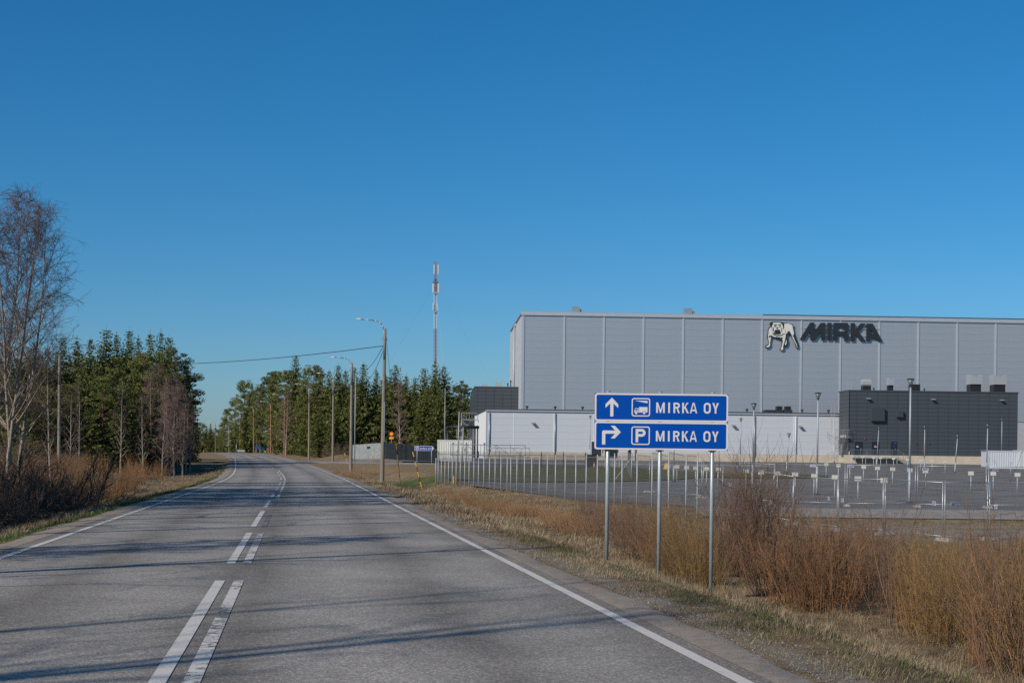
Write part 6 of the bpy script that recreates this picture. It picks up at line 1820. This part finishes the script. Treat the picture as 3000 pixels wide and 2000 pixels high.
clump([(2700, 1845, .9), (2750, 1868, .95), (2650, 1812, .8), (2800, 1890, 1.0), (2720, 1800, .9), (2780, 1820, .95), (2620, 1780, .8), (2840, 1850, 1.0), (2680, 1760, .85), (2690, 1840, .85, TIP[1]), (2760, 1850, .95, TIP[0]), (2820, 1870, 1.0, SAP[1])], [WY[1], WY[0], WB[2], WY[2]], 'willow_shrub', 'yellow-brown willow clump left of the right photo edge')
clump([(2950, 1950, 1.0), (3000, 1985, 1.1), (3060, 1990, 1.15), (2960, 1890, 1.05), (3010, 1905, 1.15), (3080, 1930, 1.2), (2900, 1850, .95), (2940, 1940, 1.0, SAP[0]), (2990, 1960, 1.05, TIP[1]), (2965, 1900, 1.1, SAP[1])], [WO[0], WB[0], WY[1], WB[2], WO[2]], 'willow_shrub', 'tall tangled willow clump at the right photo edge')
clump([(2160, 1690, 1.15), (2200, 1690, 1.3), (2130, 1660, 1.1), (2240, 1670, 1.2), (2185, 1650, 1.3)], WT, 'willow_shrub', 'tall reddish brown willow just right of the big blue sign')
clump([(1830, 1600, .75), (1780, 1575, .8), (1870, 1615, .8), (1730, 1555, .75), (1700, 1535, .75), (1900, 1625, .85), (1815, 1560, .85), (1860, 1575, .85), (1760, 1535, .85), (1905, 1590, .85), (1920, 1640, .8), (1845, 1635, .6)], [WB[0], WB[1], WO[0], WB[2]], 'willow_shrub', 'low brown willow brush behind the left sign post')
clump([(2550, 1760, .9), (2500, 1745, .95), (2530, 1710, .95), (2590, 1730, .85), (2570, 1690, .9), (2470, 1700, .9)], WB, 'willow_shrub', 'dark brown willow brush behind the two thin saplings')
clump([(2640, 1720, .8), (2700, 1700, .8), (2780, 1720, .85), (2850, 1740, .9), (2920, 1760, .9), (2980, 1790, .95)], [WB[1], WB[2], WY[0]], 'willow_shrub', 'low brown willow brush behind the yellow-brown clump at right')
# thin saplings
sp([(2585, 1838, 1.0), (2608, 1842, 1.05), (2450, 1700, .85), (2900, 1850, 1.1)], SAP, 'sapling', lambda i: ['left of two thin dark saplings between the willow clumps', 'right of two thin dark saplings between the willow clumps', 'thin dark sapling rising above the orange willow clump', 'thin dark sapling near the right photo edge'][i], 'thin saplings', 'sapling')
# dry reeds and brush along the right ditch
sp([(1290 + i * 17 + rnd(-6, 6), 1446 + i * 4.6 + rnd(-8, 8), .8 + .012 * i) for i in range(26)], RD, 'reed_tuft', lambda i: 'tuft of dry reddish reeds in the ditch below the mesh fence', 'dry reed tufts in the right ditch', 'reeds')
sp([(1050 + rnd(-70, 80), 1395 + rnd(-8, 6), .55 + rnd(0, .3)) for i in range(14)], RD, 'reed_tuft', lambda i: 'tuft of dry reeds on the bank around the nearest lamp poles', 'dry reed tufts by the lamp poles', 'reeds')
# left side: dark tangle, orange willows
FB = [willow(290 + i, 4.4, 10, .5, 1.7, .032, 24, 'brush_black', .03) for i in range(3)]
for i, (X_, D_) in enumerate(((-16.6, 46), (-16.6, 48.5), (-17.0, 52), (-17.4, 56), (-17.7, 60), (-17.9, 50))):
    t_ = thing('fallen_branches', ['leftmost', 'second', 'third', 'fourth', 'rightmost', 'nearest'][i] + ' heap of thick dark arching branches at the left photo edge', 'branches', (X_, D_, gz(X_, D_)), rnd(0, 6), 'dark branch heaps left of road')
    t_.scale = (.75, .75, .62)
    put('branches', FB[i % 3], t_)['kind'] = 'stuff'
tl = []
for i in range(11):
    D = rnd(38, 60); d = -rnd(9.6, 12.5); X = float(XC(D)) + d
    tl.append((X, D))
for i in range(5):
    D = rnd(50, 64); X = float(XC(D)) - rnd(8.6, 11); tl.append((X, D))
for i, (X, Y) in enumerate(tl):
    shrub('bramble_tangle', 'tangle of dark arching bare branches at the left photo edge', 'shrub', BD[i % 3], Vector((X, Y, gz(X, Y))), rnd(.6, .95), 'dark branch tangle left of road')
for i in range(86):
    Y = rnd(55, 150) if i > 30 else rnd(44, 80); d = -rnd(8.4, 14.5 + .05 * Y); X = float(XC(Y)) + d
    shrub('willow_shrub', 'orange-brown leafless willow in the thicket left of the road', 'shrub', WL[i % 4], Vector((X, Y, gz(X, Y))), rnd(.75, 1.15), 'willow thicket left of the road', rnd(.7, 1.1))
for i in range(26):
    Y = rnd(60, 125); d = -rnd(15, 26); X = float(XC(Y)) + d
    shrub('bramble_tangle', 'grey-brown bare undergrowth bush before the forest left of road', 'shrub', BD[i % 3], Vector((X, Y, gz(X, Y))), rnd(.9, 1.5), 'undergrowth before the left forest')
for i in range(18):
    x = rnd(930, 1290); D = rnd(222, 232); q = at(x, D)
    shrub('undergrowth_bush', 'low bare undergrowth bush at the foot of the right-hand forest', 'shrub', BD[i % 3], q, rnd(.8, 1.4), 'undergrowth before the right forest')

# ------------------------------------------------------------------ grass, stones
def grass(name, n, dr, yr, hr, wr, m, seed, label, dens_pow=1.0, patch=None):
    g = np.random.default_rng(seed)
    Y = yr[0] + (yr[1] - yr[0]) * g.random(n) ** dens_pow
    d = g.uniform(dr[0], dr[1], n)
    nn = np.sqrt(1 + SL(Y) ** 2)
    X = XC(Y) + d * nn
    if patch is not None:
        kp = patch(X, Y, d, g); X, Y, d = X[kp], Y[kp], d[kp]; n = len(X)
    Z = GZ(X, Y) - .01
    clump = .5 + .5 * np.sin(X * 3.1 + 1.3 * np.sin(Y * 2.3)) * np.sin(Y * 2.7 + X)
    h = g.uniform(hr[0], hr[1], n) * (.35 + .95 * clump ** 1.5); w = g.uniform(wr[0], wr[1], n)
    a = g.uniform(0, 6.283, n); la = g.uniform(0, 6.283, n); ln = g.uniform(.3, 2.2, n) * (1.15 - .5 * clump); la = np.where(g.random(n) < .65, 1.2 * np.sin(X * .9 + Y * .6) + .6 * np.sin(Y * 1.7) + g.normal(0, .5, n), la)
    side = np.stack([np.cos(a), np.sin(a), 0 * a], -1) * w[:, None]
    lean = np.stack([np.cos(la), np.sin(la), 0 * a], -1)
    p0 = np.stack([X, Y, Z], -1)
    p1 = p0 + lean * (h * ln * .35)[:, None] + np.array([0, 0, 1]) * (h * .6)[:, None]
    p2 = p0 + lean * (h * ln * 1.0)[:, None] + np.array([0, 0, 1]) * (h * (1 - .30 * np.minimum(ln, 2)))[:, None]
    V = np.stack([p0 - side, p0 + side, p1 + side * .7, p1 - side * .7, p2], 1).reshape(-1, 3)
    b = (np.arange(n) * 5)[:, None]
    Fq = np.concatenate([b + [0, 1, 2], b + [0, 2, 3], b + [3, 2, 4]], 1).reshape(-1, 3)
    pat = .5 + .5 * np.sin(X * .8 + 2 * np.sin(Y * .35)) * np.sin(Y * .9 + 1.7 * np.sin(X * .6))
    tn = np.repeat(np.clip(g.beta(1.3, 1.7, n) * .65 + .2 * clump + .35 * (pat - .4), 0, 1), 3)
    o = put(name, np_mesh(name, V, Fq, m, tn))
    tag(o, label, 'grass', kind='stuff')
def pgreen(X, Y, d, g): return (np.sin(X * 1.3 + Y * .8) * np.sin(Y * 1.1 - X * .5) + g.normal(0, .35, len(X))) > .25
def pdry(X, Y, d, g): return (d > 5.0) | (g.random(len(X)) < (np.maximum(d - 4.35, 0) / .65) ** 1.7 * (.35 + .9 * (np.sin(Y * 1.9 + np.sin(Y * .7)) > -.2)))
grass('dry_grass', 100000, (4.32, 9.6), (7.5, 34), (.035, .13), (.0016, .0034), M['grass_dry'], 1, 'dry straw grass on the near right verge', 1.2, pdry)
grass('green_grass', 26000, (4.6, 7.8), (7.5, 34), (.03, .10), (.002, .004), M['grass_green'], 2, 'sparse green grass on the near right verge', 1.2, pgreen)
grass('tall_dry_grass', 40000, (4.7, 13), (32, 105), (.08, .28), (.005, .010), M['grass_dry'], 3, 'dry straw grass along the far right verge and ditch')
grass('field_grass', 24000, (9, 34), (12, 60), (.05, .22), (.003, .006), M['grass_dry'], 4, 'dry grass on the field behind the willows')
grass('verge_grass', 30000, (-5.9, -4.6), (14, 100), (.04, .13), (.003, .007), M['grass_green'], 5, 'green grass strip along the left road edge', 1.3)
grass('bank_grass', 42000, (-10.5, -5.1), (16, 150), (.06, .26), (.004, .009), M['grass_dry'], 6, 'dry grass on the bank left of the road', 1.2)
def tufts(name, n, per, dr, yr, hr, m, seed, label):
    g = np.random.default_rng(seed)
    Yc = yr[0] + (yr[1] - yr[0]) * g.random(n) ** 1.3; dc = g.uniform(dr[0], dr[1], n); sz = g.uniform(.4, 1.2, n)
    Y = np.repeat(Yc, per) + g.normal(0, .05, n * per); X = np.repeat(XC(Yc) + dc * np.sqrt(1 + SL(Yc) ** 2), per) + g.normal(0, .05, n * per); sz = np.repeat(sz, per)
    N_ = n * per
    Z = GZ(X, Y) - .01; h = g.uniform(hr[0], hr[1], N_) * sz; a = g.uniform(0, 6.283, N_); ln = g.uniform(.1, 1.3, N_)
    side = np.stack([np.sin(a), -np.cos(a), 0 * a], -1) * g.uniform(.0018, .0034, N_)[:, None]; lean = np.stack([np.cos(a), np.sin(a), 0 * a], -1)
    p0 = np.stack([X, Y, Z], -1); up = np.array([0, 0, 1])
    p1 = p0 + lean * (h * ln * .3)[:, None] + up * (h * .65)[:, None]; p2 = p0 + lean * (h * ln)[:, None] + up * (h * (1 - .4 * ln * (g.random(N_) < .6)))[:, None]
    V = np.stack([p0 - side, p0 + side, p1 + side * .7, p1 - side * .7, p2], 1).reshape(-1, 3)
    b = (np.arange(N_) * 5)[:, None]
    Fq = np.concatenate([b + [0, 1, 2], b + [0, 2, 3], b + [3, 2, 4]], 1).reshape(-1, 3)
    tn = np.repeat(np.clip(np.repeat(g.random(n), per) * .5 + g.random(N_) * .6, 0, 1), 3)
    tag(put(name, np_mesh(name, V, Fq, m, tn)), label, 'grass', kind='stuff')
tufts('straw_tufts', 420, 60, (5.6, 9.6), (7.5, 36), (.08, .22), M['grass_dry'], 31, 'straw tufts scattered over the near right verge')
tufts('green_tufts', 60, 35, (4.9, 8.0), (7.5, 30), (.05, .13), M['grass_green'], 32, 'fresh green tufts at the right road edge')
tufts('bank_tufts', 420, 50, (-9.5, -5.3), (18, 80), (.10, .32), M['grass_dry'], 33, 'straw tufts on the bank left of the road')
g = np.random.default_rng(9)
n = 11000
Y = 7 + 40 * g.random(n) ** 1.4; d = np.abs(g.normal(4.68, .22, n)); s = g.uniform(.003, .010, n) * (1 + (g.random(n) < .02) * 1.6)
X = XC(Y) + d * np.sqrt(1 + SL(Y) ** 2); Z = np.where(d < 4.5, P(Y) + .002, GZ(X, Y))
o6 = np.array([(1, 0, 0), (0, 1, 0), (-1, 0, 0), (0, -1, 0), (0, 0, .8), (0, 0, -.6)])
V = np.stack([X, Y, Z], -1)[:, None] + o6[None] * s[:, None, None] * g.uniform(.6, 1.3, (n, 6, 1))
f8 = np.array([(0, 1, 4), (1, 2, 4), (2, 3, 4), (3, 0, 4), (1, 0, 5), (2, 1, 5), (3, 2, 5), (0, 3, 5)])
Fq = (np.arange(n) * 6)[:, None, None] + f8[None]
o = put('gravel_chips', np_mesh('gravel_chips', V.reshape(-1, 3), Fq.reshape(-1, 3), M['stone'], np.repeat(g.random(n), 8)))
tag(o, 'loose gravel chips along the right road edge', 'gravel', kind='stuff')
